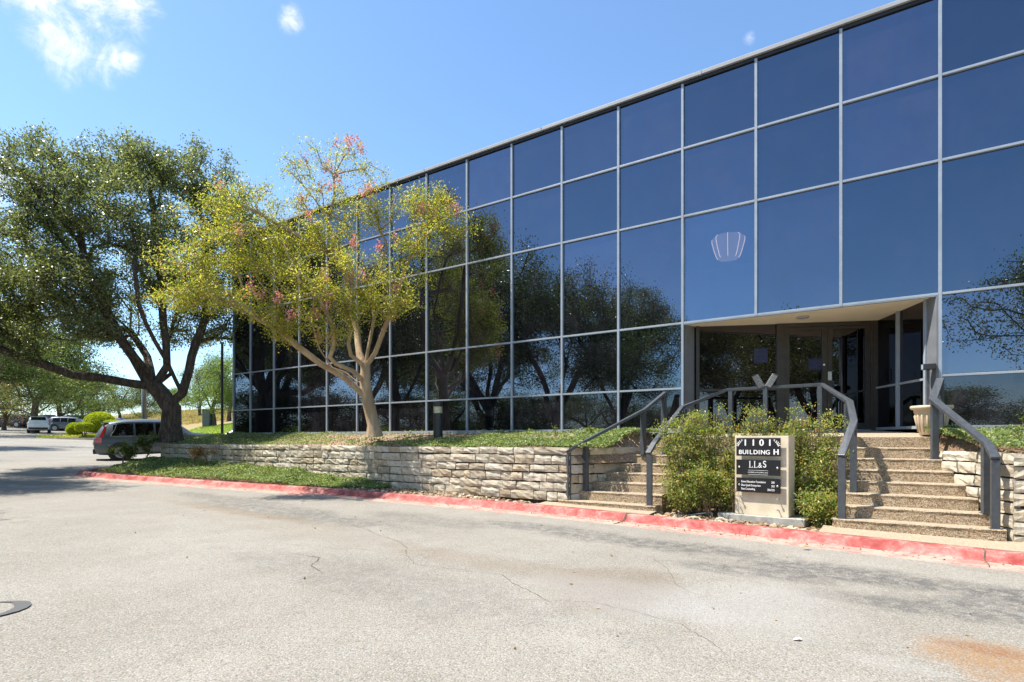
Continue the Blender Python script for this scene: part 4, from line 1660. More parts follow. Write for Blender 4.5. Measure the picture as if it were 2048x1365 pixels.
# slim dark pole and pale marker stake
pl = empty('lamp_pole', Vector((-12.6, 25.0, 1.3)), 'slim dark pole standing just past the far corner of the glass building', 'pole')
mb = MB()
mb.tube([(-12.6, 25.0, 0.8), (-12.6, 25.0, 5.7)], [0.06, 0.055], 10)
mb.build('shaft', M['blackmetal'], pl)
mb = MB()
mb.lathe((-12.6, 25.0, 1.15), [(0.1, 0), (0.1, 0.05)], 12)
mb.build('base_plate', M['blackmetal'], pl)
sk = F(10.95 + 1.02, 0.45, 1.5)
stake = empty('marker_stake', sk, 'thin pale stake in the soil behind the crepe myrtle trunk', 'stake')
mb = MB()
mb.box(sk + Z3 * 0.22, U3, N3, Z3, 0.014, 0.01, 0.26)
mb.build('shaft', M['galv'], stake)
mb = MB()
mb.box(sk + Z3 * 0.49, U3, N3, Z3, 0.017, 0.013, 0.014)
mb.build('cap', M['galv'], stake)

# ------------------------------------------------------------------ trees
def tree_graph(limbs, tips, step=0.45, jitter=0.10, up=0.0, seed=1):
    """limbs: polylines of the big wood, the first starts at the base; tips: points to reach.
    Every tip is joined to the nearest wood. Returns nodes, parents, tip node indices."""
    rs = np.random.RandomState(seed)
    nodes, par, plen = [], [], []

    def add(p, q):
        nodes.append(np.array(p, float))
        par.append(q)
        plen.append(0.0 if q < 0 else plen[q] + float(np.linalg.norm(nodes[-1] - nodes[q])))
        return len(nodes) - 1

    for L in limbs:
        if not nodes:
            cur = add(L[0], -1)
        else:
            A = np.array(nodes)
            cur = int(np.argmin(((A - np.array(L[0])) ** 2).sum(1)))
        for p in L[1:]:
            p = np.array(p, float)
            d = p - nodes[cur]
            k = max(1, int(np.linalg.norm(d) / step))
            s0 = nodes[cur].copy()
            for i in range(1, k + 1):
                cur = add(s0 + d * i / k + (rs.normal(size=3) * jitter * 0.35 if i < k else 0), cur)
    T = np.array(tips, float)
    base_d = np.array([np.min(((np.array(nodes) - t) ** 2).sum(1)) for t in T])
    ends = []
    buf = np.zeros((len(nodes) + len(T) * 12, 3))
    pl = np.zeros(len(buf))
    buf[:len(nodes)] = nodes
    pl[:len(nodes)] = plen
    for ti in np.argsort(base_d):
        t = T[ti]
        n = len(nodes)
        dv = t - buf[:n]
        dd = np.sqrt((dv ** 2).sum(1))
        cost = dd + 0.16 * pl[:n] + 0.35 * np.maximum(0, -dv[:, 2])
        cur = int(np.argmin(cost))
        d = t - nodes[cur]
        dist = float(np.linalg.norm(d))
        k = max(1, min(10, int(dist / step)))
        s0 = nodes[cur].copy()
        bend = rs.normal(size=3) * jitter * dist * 0.5 + np.array((0, 0, up * dist * 0.25))
        for i in range(1, k + 1):
            f = i / k
            q = s0 + d * f + bend * math.sin(math.pi * f) + (rs.normal(size=3) * jitter * 0.3 if i < k else 0)
            cur = add(q, cur)
            buf[len(nodes) - 1] = q
            pl[len(nodes) - 1] = plen[-1]
        ends.append(cur)
    return nodes, par, ends


def tree_wood(nodes, par, ends, r_tip=0.012, power=2.4, r_base=None, forced=None):
    n = len(nodes)
    acc = np.zeros(n)
    for e in ends:
        acc[e] += r_tip ** power
    kids = [[] for _ in range(n)]
    for i, p in enumerate(par):
        if p >= 0:
            kids[p].append(i)
    for i in range(n - 1, 0, -1):
        if acc[i] == 0:
            acc[i] = r_tip ** power
        acc[par[i]] += acc[i]
    rad = acc ** (1 / power)
    if r_base:
        # rescale so that the base is right while twigs keep their size
        s = math.log(r_base / r_tip) / max(1e-6, math.log(rad[0] / r_tip))
        rad = r_tip * (rad / r_tip) ** s
    z0_ = nodes[0][2]
    for i in range(n):
        h_ = nodes[i][2] - z0_
        d_ = math.hypot(nodes[i][0] - nodes[0][0], nodes[i][1] - nodes[0][1])
        if h_ < rad[0] * 1.8 and d_ < rad[0] * 2:
            rad[i] *= 1 + 0.45 * (1 - h_ / (rad[0] * 1.8)) ** 2
    mb = MB()
    for i in range(n):
        # start chains at the base and at every side branch
        if par[i] >= 0 and i == max(kids[par[i]], key=lambda c: rad[c]):
            continue
        chain = [i] if par[i] < 0 else [par[i], i]
        rr = [rad[i]] if par[i] < 0 else [min(rad[par[i]], rad[i] * 1.15), rad[i]]
        c = i
        while kids[c]:
            c = max(kids[c], key=lambda k: rad[k])
            chain.append(c)
            rr.append(rad[c])
        if len(chain) < 2:
            continue
        sides = 9 if rr[0] > 0.12 else (6 if rr[0] > 0.04 else (4 if rr[0] > 0.018 else 3))
        mb.tube([nodes[k] for k in chain], rr, sides, cap=False)
    return mb, rad


def blob_points(blobs, n, rs, shell=0.45):
    """points in a set of ellipsoids (centre, radii, weight), denser towards the outside"""
    wts = np.array([b[2] for b in blobs], float)
    wts /= wts.sum()
    pick = rs.choice(len(blobs), n, p=wts)
    d = unit(rs.normal(size=(n, 3)))
    r = rs.uniform(shell ** 3, 1, size=(n, 1)) ** (1 / 3)
    C = np.array([b[0] for b in blobs])[pick]
    RR = np.array([b[1] for b in blobs])[pick]
    return C + d * r * RR


def cluster_leaves(nodes, par, ends, per, spread, length, width, rs, up=0.2, along=0.5):
    """leaves set along the last bit of every twig and in a loose tuft round its tip"""
    E = np.array([nodes[e] for e in ends])
    P = np.array([nodes[par[e]] for e in ends])
    n = len(E)
    k = rs.poisson(per, n)
    idx = np.repeat(np.arange(n), k)
    f = rs.uniform(0, 1, (len(idx), 1)) ** 1.2
    d = unit(E - P)
    pos = E[idx] - d[idx] * f * along + rs.normal(size=(len(idx), 3)) * np.array((spread, spread, spread * 0.75))
    return leaves(pos, length, width, up)


def make_tree(name, base, limbs, tips, label, bark, leaf, group=None, per=80, spread=0.2, length=0.09, width=0.045, r_base=0.3, r_tip=0.008,
              seed=3, jitter=0.1, step=0.45, along=0.5, up=0.2, cat='tree', keep=None):
    root = empty(name, base, label, cat, group)
    nodes, par, ends = tree_graph(limbs, tips, step, jitter, 0.3, seed)
    mb, rad = tree_wood(nodes, par, ends, r_tip, 2.4, r_base)
    mb.build('trunk', M[bark], root, smooth=True, fix=False)
    rs = np.random.RandomState(seed + 5)
    V = cluster_leaves(nodes, par, ends, per, spread, length, width, rs, up, along)
    if keep is not None:
        c = V.mean(axis=1)
        V = V[keep(c)]
    me = quads_mesh('crown', V)
    link_mesh(me, 'crown', M[leaf], root)
    return root, nodes, par, ends


rs_ = np.random.RandomState(5)
# live oak at the end of the bed
OB = Vector((-11.72, 19.75, 1.42))
K = 58.2


def ok(x, y, dy=0.0):
    """oak sketch: across and up in 1/58 m from the foot of the trunk, dy metres back"""
    return np.array((OB.x + (x - 345) / K, OB.y + dy, OB.z - 0.05 + (874 - y) / K))


ok_limbs = [
    [ok(345, 874), ok(346, 840), ok(347, 806), ok(349, 792)],
    [ok(347, 800), ok(328, 778), ok(312, 762), ok(297, 745, -.1), ok(283, 707, -.3), ok(265, 668, -.6), ok(245, 600, -1.0), ok(225, 540, -1.2), ok(215, 470, -1.2)],
    [ok(349, 792), ok(368, 776), ok(375, 729, .2), ok(383, 670, .4), ok(392, 640, .5), ok(402, 560, .6), ok(396, 470, .6), ok(385, 400, .5)],
    [ok(312, 762), ok(280, 758, -.5), ok(253, 752, -.9), ok(211, 748, -1.4), ok(176, 731, -1.8), ok(131, 712, -2.2), ok(84, 696, -2.4), ok(40, 672, -2.4), ok(0, 655, -2.2)],
    [ok(306, 752), ok(286, 722, .5), ok(262, 696, 1.0), ok(246, 680, 1.2), ok(218, 652, 1.5), ok(201, 632, 1.6), ok(150, 621, 1.8), ok(101, 604, 1.9), ok(50, 590, 1.9)],
    [ok(312, 760), ok(316, 735, -.4), ok(303, 708, -.7), ok(280, 672, -1.3), ok(262, 620, -1.9), ok(240, 560, -2.3)],
    [ok(312, 758), ok(328, 733, .5), ok(311, 700, .8), ok(297, 660, 1.2), ok(310, 560, 1.8), ok(300, 470, 2.0)],
    [ok(318, 765), ok(334, 720, .1), ok(332, 670, .1), ok(328, 600, .0), ok(322, 520, -.2), ok(318, 430, -.2), ok(310, 350, -.1)],
    [ok(370, 760), ok(364, 722, -.7), ok(357, 684, -1.2), ok(352, 620, -1.9), ok(356, 560, -2.2)],
    [ok(386, 662), ok(410, 655, .8), ok(433, 656, 1.2), ok(466, 664, 1.6)],
]
ok_blobs = []
for x, y, rx, ry, dy, rd, wt in [(300, 320, 45, 42, 0, 1.4, 1.0), (230, 320, 70, 46, .3, 1.5, 1.3), (120, 350, 70, 55, -.5, 1.6, 1.2), (180, 400, 90, 70, -1.2, 1.8, 1.7), (390, 345, 62, 50, .3, 1.5, 1.2), (455, 390, 48, 46, .6, 1.3, 0.9),
                             (80, 440, 60, 50, -.4, 1.5, 1.0), (300, 440, 100, 80, -1.6, 1.7, 1.9), (420, 450, 80, 80, 1.2, 1.8, 1.5), (210, 500, 110, 80, .9, 2.0, 1.9), (110, 540, 100, 70, -1.2, 2.0, 1.9),
                             (30, 590, 80, 60, -.8, 1.9, 1.9), (320, 560, 100, 75, .9, 2.0, 1.7), (230, 590, 90, 55, -2.0, 1.6, 1.3), (420, 570, 75, 60, .4, 1.8, 1.3), (370, 500, 80, 70, -1.5, 1.5, 1.2),
                             (150, 620, 100, 55, .9, 2.0, 1.6), (60, 660, 90, 50, -2.0, 1.5, 1.7), (-40, 560, 70, 90, 0, 2.2, 1.3), (-30, 640, 60, 50, .5, 2, .9), (330, 640, 50, 30, 1.8, 1.2, .5), (440, 640, 45, 28, 1.0, 1.2, .45), (270, 660, 50, 28, -2.2, 1.0, .45), (130, 690, 80, 34, -2.2, 1.0, .9), (20, 480, 60, 60, .4, 1.8, 1.0)]:
    ok_blobs.append((ok(x, y, dy), (rx / K, rd, ry / K), wt))
ok_tips = blob_points(ok_blobs, 1650, rs_, 0.3)
# loose sprays past the outline
spr = [ok(x, y, R.uniform(-1, 1)) for x, y in [(272, 262), (250, 275), (300, 285), (150, 290), (175, 285), (90, 300), (400, 290), (415, 280), (440, 315), (480, 335), (35, 345), (45, 370), (20, 420), (505, 370), (345, 285), (225, 270), (60, 330), (470, 410)]]
extra = blob_points(ok_blobs[:9] + ok_blobs[17:19], 130, rs_, 0.98)
extra[:, 2] += rs_.uniform(0.1, 0.55, len(extra))
extra[:, 0] += (extra[:, 0] - OB.x) * 0.05
ok_tips = np.vstack([ok_tips, np.array(spr), extra])
make_tree('live_oak', OB, ok_limbs, ok_tips, 'big spreading live oak with dark forked trunk at the end of the stone wall', 'oak_bark', 'oak_leaf',
          per=96, spread=0.165, length=0.095, width=0.05, r_base=0.31, r_tip=0.009, seed=4, jitter=0.12, along=0.55)

# crepe myrtle in front of the glass
CB = Vector((-3.53, 14.62, 1.38))
KC = 78.0


def cm(x, y, dy=0.0):
    s = (CB.y + dy) / CB.y
    return np.array(((x - 1024) / 1150 * (CB.y + dy), CB.y + dy, 1.5 + (878 - y) / 1150 * (CB.y + dy)))


cm_limbs = [
    [cm(749, 874), cm(747, 850), cm(741, 824), cm(735, 799), cm(730, 765), cm(731, 735)],
    [cm(736, 800), cm(718, 782, -.1), cm(692, 758, -.3), cm(666, 742, -.5), cm(641, 728, -.7), cm(595, 693, -1.0), cm(558, 661, -1.3), cm(521, 640, -1.5), cm(485, 612, -1.7), cm(440, 598, -1.9), cm(395, 590, -2.0)],
    [cm(733, 778), cm(714, 764, .1), cm(690, 745, .1), cm(664, 735, 0), cm(640, 700, 0), cm(625, 650, .1), cm(600, 610, .1), cm(560, 570, 0), cm(510, 540, 0)],
    [cm(731, 755), cm(705, 742, -.4), cm(672, 728, -.7), cm(660, 715, -.8), cm(668, 690, -.9), cm(664, 650, -1.1), cm(640, 600, -1.4), cm(600, 545, -1.6)],
    [cm(731, 735), cm(734, 711), cm(743, 665, .2), cm(748, 638, .2), cm(745, 590, .3), cm(760, 540, .2), cm(775, 490, .1)],
    [cm(732, 740), cm(750, 707, -.1), cm(766, 665, -.2), cm(780, 628, -.3), cm(800, 573, -.3), cm(818, 520, -.3), cm(850, 470, -.3)],
    [cm(730, 745), cm(702, 711, -.4), cm(697, 688, -.5), cm(702, 660, -.6), cm(690, 625, -.7), cm(700, 580, -.9), cm(690, 530, -1.0)],
    [cm(731, 740), cm(716, 684, .4), cm(706, 633, .5), cm(692, 545, .5), cm(669, 490, .4), cm(655, 444, .4), cm(632, 402, .3), cm(605, 370, .3), cm(577, 340, .3)],
    [cm(655, 444, .4), cm(669, 395, .2), cm(668, 350, .1), cm(690, 310, .1)],
    [cm(692, 545, .5), cm(655, 505, -.3), cm(610, 480, -.8), cm(540, 440, -1.2), cm(480, 410, -1.4)],
    [cm(748, 638, .2), cm(775, 600, -.6), cm(805, 600, -.8), cm(825, 590, -.9)],
]
cm_blobs = []
for x, y, rx, ry, dy, rd, wt in [(480, 395, 62, 36, -1.2, .8, 1.0), (425, 440, 66, 42, -1.6, .9, 1.1), (365, 520, 58, 34, -2.0, .9, 1.0), (400, 585, 74, 38, -1.9, .9, 1.2), (350, 600, 45, 18, -2.1, .6, .5), (500, 505, 76, 52, -1.5, 1.0, 1.4),
                             (500, 600, 80, 36, -1.7, .9, 1.1), (590, 480, 66, 48, -.8, .9, 1.2), (700, 440, 66, 52, -.3, .7, 1.2), (790, 405, 80, 40, -.5, .6, 1.35), (865, 405, 54, 34, -.6, .5, 1.0), (902, 452, 46, 28, -.7, .4, .9), (850, 480, 70, 36, -.8, .6, 1.15),
                             (720, 540, 76, 52, -1.0, .8, 1.2), (620, 570, 80, 56, -1.4, 1.0, 1.3), (770, 590, 64, 36, -1.0, .6, .9), (650, 655, 56, 32, -1.4, .7, .7), (570, 630, 62, 30, -1.7, .8, .8), (740, 625, 60, 26, -.9, .5, .5), (820, 615, 28, 16, -1.0, .3, .25),
                             (820, 540, 50, 36, -.9, .5, .6), (555, 415, 55, 40, -.6, .8, .6), (640, 395, 60, 40, -.2, .7, .42), (600, 320, 54, 38, .1, .6, .52), (690, 320, 54, 38, .1, .6, .52), (740, 350, 32, 28, .1, .5, .22), (560, 660, 40, 20, -1.5, .5, .4)]:
    s = (CB.y + dy) / 1150
    cm_blobs.append((cm(x, y, dy), (rx * s, rd, ry * s), wt))
cm_blobs += [(cm(560, 520, -1.0), (0.9, 0.8, 0.55), 0.9), (cm(650, 470, -.5), (0.8, 0.6, 0.55), 0.8), (cm(700, 600, -.9), (0.7, 0.5, 0.4), 0.6), (cm(450, 500, -1.7), (0.7, 0.7, 0.4), 0.7)]
cm_tips = blob_points(cm_blobs, 1300, rs_, 0.25)
a_c = np.array([AB(p[0], p[1])[1] for p in cm_tips])
cm_tips = cm_tips[a_c > 0.25]
keepf = lambda c: np.array([AB(p[0], p[1])[1] > 0.1 for p in c])
crepe, cn, cp, ce = make_tree('crepe_myrtle', CB, cm_limbs, cm_tips, 'crepe myrtle with smooth tan stems, yellow-green leaves and pink blossom before the glass', 'crepe_bark', 'crepe_leaf',
                              per=45, spread=0.11, length=0.055, width=0.029, r_base=0.155, r_tip=0.0055, seed=8, jitter=0.10, step=0.33, along=0.34, keep=keepf)
# pink flower heads near twig ends
bl_px = [(640, 380), (652, 375), (668, 300), (700, 290), (715, 300), (735, 395), (745, 380), (650, 345), (660, 390), (600, 412), (486, 475), (448, 372), (622, 440), (560, 598), (498, 582), (520, 592), (650, 560), (665, 600), (640, 630), (655, 620), (700, 565), (712, 490), (790, 480), (840, 425), (860, 432), (918, 420), (905, 415),
         (795, 650), (790, 580), (735, 560), (770, 490), (630, 690), (665, 682), (575, 635), (640, 585), (730, 290), (615, 320), (690, 365)]
pos_e = np.array([cn[e] for e in ce])
px_e = 1024 + 1150 * pos_e[:, 0] / pos_e[:, 1]
py_e = 878 - 1150 * (pos_e[:, 2] - 1.5) / pos_e[:, 1]
used = set()
for x, y in bl_px:
    i = int(np.argmin((px_e - x) ** 2 + (py_e - y) ** 2 + 60 * pos_e[:, 1]))
    if i in used:
        continue
    used.add(i)
    c = pos_e[i] + np.array((0, -0.03, 0.06))
    n = R.randint(36, 80)
    pts = c + NR.normal(size=(n, 3)) * np.array((0.06, 0.06, 0.095))
    link_mesh(quads_mesh('blossom', leaves(pts, 0.05, 0.046, 0.1)), 'blossom', M['blossom'], crepe)


# background trees: three grown once each, then copied
def generic_tree(name, label, bark, leaf, H, W, trunk_h, n_tips, per, llen, seed, dens=1.0, flat=0.8, group=None, multi=3):
    rs = np.random.RandomState(seed)
    rr = random.Random(seed)
    limbs = [[(0, 0, -0.1), (rr.uniform(-.1, .1), rr.uniform(-.1, .1), trunk_h * 0.55), (rr.uniform(-.2, .2), rr.uniform(-.2, .2), trunk_h)]]
    top = limbs[0][-1]
    for i in range(multi):
        an = 2 * math.pi * i / multi + rr.uniform(-.4, .4)
        q = W * rr.uniform(0.24, 0.42)
        limbs.append([top, (top[0] + math.cos(an) * q * 0.4, top[1] + math.sin(an) * q * 0.4, trunk_h + (H - trunk_h) * 0.3), (math.cos(an) * q, math.sin(an) * q, trunk_h + (H - trunk_h) * 0.62)])
    blobs = []
    for i in range(11):
        an = rr.uniform(0, 2 * math.pi)
        hh = rr.uniform(0.05, 0.95)
        r = W * 0.5 * (1 - abs(hh - 0.38) * 1.05) * rr.uniform(0.45, 0.85)
        blobs.append(((math.cos(an) * r, math.sin(an) * r, trunk_h * 0.85 + (H - trunk_h * 0.85) * hh * 0.88), (W * rr.uniform(.15, .24), W * rr.uniform(.15, .24), W * flat * rr.uniform(.11, .17)), rr.uniform(.7, 1.2)))
    blobs.append(((0, 0, trunk_h + (H - trunk_h) * 0.5), (W * 0.26, W * 0.26, (H - trunk_h) * 0.34), 1.6))
    tips = blob_points(blobs, n_tips, rs, 0.35)
    return make_tree(name, Vector((0, 0, 0)), limbs, tips, label, bark, leaf, group, per, llen * 2.6, llen, llen * 0.55, r_base=H * 0.024, r_tip=0.012, seed=seed, step=H * 0.07, jitter=0.14, along=llen * 4)[0]


def copy_tree(o, loc, rz, sc, label, mat=None, name=None):
    c = o.copy()
    COL.objects.link(c)
    if name:
        c.name = name
    c.location = loc
    c.rotation_euler = (0, 0, rz)
    c.scale = sc if isinstance(sc, tuple) else (sc, sc, sc)
    c['label'] = label
    for ch in o.children:
        d = ch.copy()
        COL.objects.link(d)
        d.parent = c
        if mat and 'crown' in d.name:
            d.data = d.data.copy()
            d.data.materials.clear()
            d.data.materials.append(M[mat])
    return c


def tz(x, y):
    return terrain_z(x, y)


GB = 'trees round the parking lot'
protoA = generic_tree('oak_tree', '', 'oak_bark', 'oak_leaf2', 9.5, 10.5, 2.6, 460, 48, 0.17, 21, group=GB)
protoB = generic_tree('elm_tree', '', 'oak_bark', 'elm_leaf', 7.5, 6.0, 1.5, 300, 34, 0.15, 34, flat=1.2, group=GB)
protoC = generic_tree('oak_tree', '', 'oak_bark', 'oak_leaf', 11.0, 12.5, 2.3, 760, 84, 0.115, 47, group=GB)


def at(px, Z, dz=0.0):
    x = (px - 1024) / 1150 * Z
    return Vector((x, Z, tz(x, Z) + dz))


def place(proto, px, Z, rz, sc, label, mat=None, name=None, first=False):
    loc = at(px, Z)
    if first:
        proto.location = loc
        proto.rotation_euler = (0, 0, rz)
        proto.scale = (sc, sc, sc) if not isinstance(sc, tuple) else sc
        proto['label'] = label
        return proto
    return copy_tree(proto, loc, rz, sc, label, mat, name)


place(protoA, 70, 62, 0.4, (1.45, 1.3, 1.32), 'wide dark oak over the silver sedan and the white SUV in the far lot', first=True)
place(protoA, -25, 52, 1.9, (1.2, 1.2, 1.3), 'dense oak at the very edge of the far lot, over the black car')
place(protoA, 165, 86, 3.1, (1.1, 1.1, 1.0), 'shady oak beyond the topiary shrubs at the back of the far lot')
place(protoA, 10, 84, 4.2, (1.4, 1.4, 1.5), 'tall oak behind the black car at the back of the far lot')
place(protoA, 118, 76, 5.0, (1.3, 1.25, 1.25), 'oak with bare leaning stems behind the dark SUV in the far lot')
place(protoB, 8, 66, 0.2, (1.1, 1.1, 0.95), 'small tree turning orange beside the black car in the far lot', mat='rust_leaf', name='autumn_tree', first=False)
place(protoB, 200, 96, 1.0, (1.2, 1.2, 1.1), 'feathery pale tree beyond the biggest topiary dome', first=True)
place(protoB, 240, 102, 2.2, (1.3, 1.3, 1.15), 'slim upright tree between the topiary and the utility pole', mat='oak_leaf2')
place(protoA, 292, 92, 2.6, (0.8, 0.8, 0.8), 'rounded grey-green tree directly behind the utility pole')
place(protoA, 400, 92, 0.9, (1.0, 0.95, 0.95), 'dark tree on the meadow edge behind the forked oak trunk')
place(protoB, 428, 58, 3.3, (1.05, 1.05, 1.05), 'bright green tree standing on the lawn beside the glass corner')
place(protoB, 458, 66, 5.1, (1.1, 1.1, 1.15), 'bright green tree half hidden behind the slim dark pole')
place(protoA, 340, 125, 1.2, (1.0, 1.0, 0.62), 'low far tree on the meadow skyline')
# across the lot: seen in the photograph as reflections in the glass, and by their shadows
first = True
for x, y, rz, sc, lb in [(-18.3, 8.2, 0.3, (1.1, 1.1, 1.22), 'live oak across the lot, reflected over the bollard lamp'),
                         (-17.1, 4.4, 3.9, (0.95, 0.95, 1.05), 'live oak across the lot, reflected between the bollard lamp and the steps'),
                         (-19.8, -1.5, 2.2, (0.95, 0.95, 1.08), 'smaller live oak across the lot, reflected by the handrail at the long wall'),
                         (-17.6, 13.4, 5.0, (0.70, 0.70, 1.02), 'tall live oak across the lot, reflected just past the crepe myrtle crown'),
                         (-30.0, 19.5, 1.4, (1.15, 1.15, 1.32), 'live oak across the lot, reflected behind the crepe myrtle, its shade on the asphalt'),
                         (-33.0, 13.0, 2.6, (1.1, 1.1, 1.3), 'tall live oak across the lot, reflected at the far corner of the glass'),
                         (-32.0, 4.0, 0.9, (1.2, 1.2, 1.1), 'live oak across the lot, reflected beyond the crepe myrtle'),
                         (-35.8, 32.5, 3.3, (1.1, 1.1, 1.15), 'live oak beyond the picture edge shading the far asphalt'),
                         (-37.5, 24.0, 4.1, (1.1, 1.1, 1.25), 'tall live oak across the lot, reflected above the far corner'),
                         (-0.9, -14.0, 4.4, (1.05, 1.05, 1.12), 'live oak behind the viewpoint, reflected in the last pane by the handrail'),
                         (9.5, -12.0, 0.8, (1.0, 1.0, 0.95), 'live oak behind the viewpoint, reflected in the entrance doors'),
                         (17.0, -12.5, 1.9, (1.0, 1.0, 0.9), 'live oak behind the viewpoint, reflected in the side wall of the recess'),
                         (5.5, -20.0, 5.2, (1.1, 1.1, 1.1), 'second-row oak behind the viewpoint, reflected in the entrance doors')]:
    p = Vector((x, y, tz(x, y)))
    if first:
        first = False
        protoC.location = p
        protoC.rotation_euler = (0, 0, rz)
        protoC.scale = sc
        protoC['label'] = lb
    else:
        copy_tree(protoC, p, rz, sc, lb)
for i, (x, y, s_, h_, lb) in enumerate([(-23, -38, 1.3, 0.60, 'far low oak reflected under the tall panes'), (-40, -31, 1.3, 0.6, 'far low oak reflected under the middle panes'), (-54, -18, 1.3, 0.7, 'far low oak reflected beyond the bollard'),
                                        (-13, -42, 1.3, 0.58, 'low oak in the tree line reflected by the corner post'), (-31, -44, 1.3, 0.6, 'low oak reflected beside the entrance recess'), (-4, -38, 1.2, 0.55, 'low oak in the tree line reflected at the picture edge')]):
    copy_tree(protoA, Vector((x, y, tz(x, y))), i * 1.3, (s_, s_, h_), lb)

copy_tree(protoB, Vector((-17.2, -14.0, tz(-17.2, -14.0))), 2.0, (0.85, 0.85, 1.5), 'slender tree across the lot, its tip reflected over the entrance')
for i, (x, y, h_, lb) in enumerate([(-36, 27, 0.62, 'low spreading oak across the lot, reflected at the foot of the far corner'), (-31, 19, 0.55, 'low spreading oak across the lot, reflected behind the bushes of the far corner'), (-30.5, 9.5, 0.55, 'low spreading oak across the lot, reflected under the tall ones past the crepe myrtle'),
                                   (-29, 0, 0.55, 'low spreading oak across the lot, reflected under the tall ones by the bollard lamp'), (-27, -9, 0.5, 'low spreading oak across the lot, reflected low by the handrail')]):
    copy_tree(protoC, Vector((x, y, tz(x, y) - 1.1)), 1.1 + i * 1.7, (1.0, 1.0, h_), lb)
for i, (x, y, s_, lb) in enumerate([(-27.5, 15.5, 1.0, 'bushy tree across the lot, reflected low in the panes at the far corner'), (-24.5, 9.8, 1.05, 'bushy tree across the lot, reflected low behind the bollard lamp'), (-26.0, 4.5, 1.1, 'bushy tree across the lot, reflected low by the stair rail'),
                                   (-29.0, 20.5, 1.1, 'bushy tree across the lot, reflected low at the building edge'), (-24.0, -4.5, 1.0, 'bushy tree across the lot, reflected low in the panes by the steps'), (-28.0, 0.5, 1.1, 'bushy tree across the lot, reflected low left of the steps')]):
    copy_tree(protoB, Vector((x, y, tz(x, y) - 0.9 * s_)), i * 0.9, (s_ * 1.1, s_ * 1.1, s_ * 0.72), lb, 'oak_leaf2')

# ------------------------------------------------------------------ ground cover, shrubs, stones
def scatter_ab(n, a0, a1, b_lo, b_hi, zf, dens=None, lift=(0.02, 0.10)):
    """random points over a bed, in world space"""
    a = NR.uniform(a0, a1, n)
    lo = np.array([b_lo(x) for x in a])
    hi = np.array([b_hi(x) for x in a])
    b = lo + (hi - lo) * NR.uniform(0, 1, n)
    if dens is not None:
        k = NR.uniform(0, 1, n) < np.array([dens(x, y) for x, y in zip(a, b)])
        a, b = a[k], b[k]
    z = np.array([zf(x, y) for x, y in zip(a, b)])
    # soft mounds
    mound = 0.5 + 0.25 * np.sin(a * 5.1 + b * 3.3) + 0.25 * np.sin(a * 2.3 - b * 6.1 + 1.0)
    h = lift[0] + (lift[1] - lift[0]) * mound * NR.uniform(0.35, 1.0, len(a))
    P = F0[None, :] + a[:, None] * UD[None, :] + b[:, None] * ND[None, :]
    return np.column_stack([P, z + h])


def low_z(a, b):
    i = min(range(len(LB)), key=lambda k: abs(LB[k][0] - a))
    kb = LB[i][1]
    t = max(0.0, min(1.0, (kb - b) / max(0.01, kb - 0.5)))
    return zg(a) + 0.105 + (0.05 + 0.22 * sstep(a, 8, 16)) * min(1, t * 2.2) - 0.055 * (1 - sstep(a, 6, 8))


def smooth_noise(a, b):
    return 0.5 + 0.22 * math.sin(a * 1.3 + 2 * math.sin(b * 1.9)) + 0.18 * math.sin(a * 2.9 + b * 2.2 + 1.3) + 0.1 * math.sin(a * 6.3 - b * 5.1)


def cover(name, P, L, W, label_kind=True):
    me = quads_mesh(name, leaves(P, L, W, 0.42))
    return props(link_mesh(me, name, M['jasmine']), kind='stuff')


# upper bed: lush by the steps, thin under the crepe myrtle, lush again under the oak
def dens_up(a, b):
    d = 1.0
    thin = math.exp(-((a - 12.6) / 2.7) ** 2)
    if b < 0.9:
        d *= 1 - 0.97 * thin
    else:
        d *= 1 - 0.80 * thin * (0.55 + 0.8 * smooth_noise(a * 2, b * 2))
    if 8.6 < a < 10.6 and b < 0.75:
        d *= 0.15
    if a > 15.0:
        d *= 1.0
    return d


P1 = scatter_ab(30000, 5.0, 22.0, lambda a: 0.06, lambda a: 1.90 if a < 21.4 else 1.6, up_bed_z, dens_up, (0.02, 0.13))
P1b = scatter_ab(6500, 4.62, 6.2, lambda a: max(0.06, 0.06 + 0), lambda a: 0.3 + max(0, (a - 4.62)) * 1.62 if a < 5.6 else 1.9, up_bed_z, None, (0.03, 0.15))
P1c = scatter_ab(9000, 5.0, 10.0, lambda a: 0.9, lambda a: 1.95, up_bed_z, None, (0.03, 0.15))
cover('ground_cover', np.vstack([P1, P1b, P1c]), 0.052, 0.034)
P2 = scatter_ab(20000, -6.0, 0.2, lambda a: 0.06, lambda a: 1.92 if a < -0.6 else max(0.1, 1.92 - (a + 0.6) * 2.0), up_bed_z, None, (0.03, 0.16))
cover('ground_cover', P2, 0.048, 0.032)


def dens_low(a, b):
    if a < 10.7 + 0.5 * math.sin(b * 5):
        return 0.0
    return 0.75 + 0.5 * smooth_noise(a, b)


P3 = scatter_ab(34000, 10.2, 21.6, lambda a: 2.02, lambda a: (kerb_b(min(a, 20.3)) - 0.2) if a < 20.3 else 4.1 - (a - 20.3) * 0.9, low_z, dens_low, (0.03, 0.15))
cover('ground_cover', P3, 0.058, 0.036)
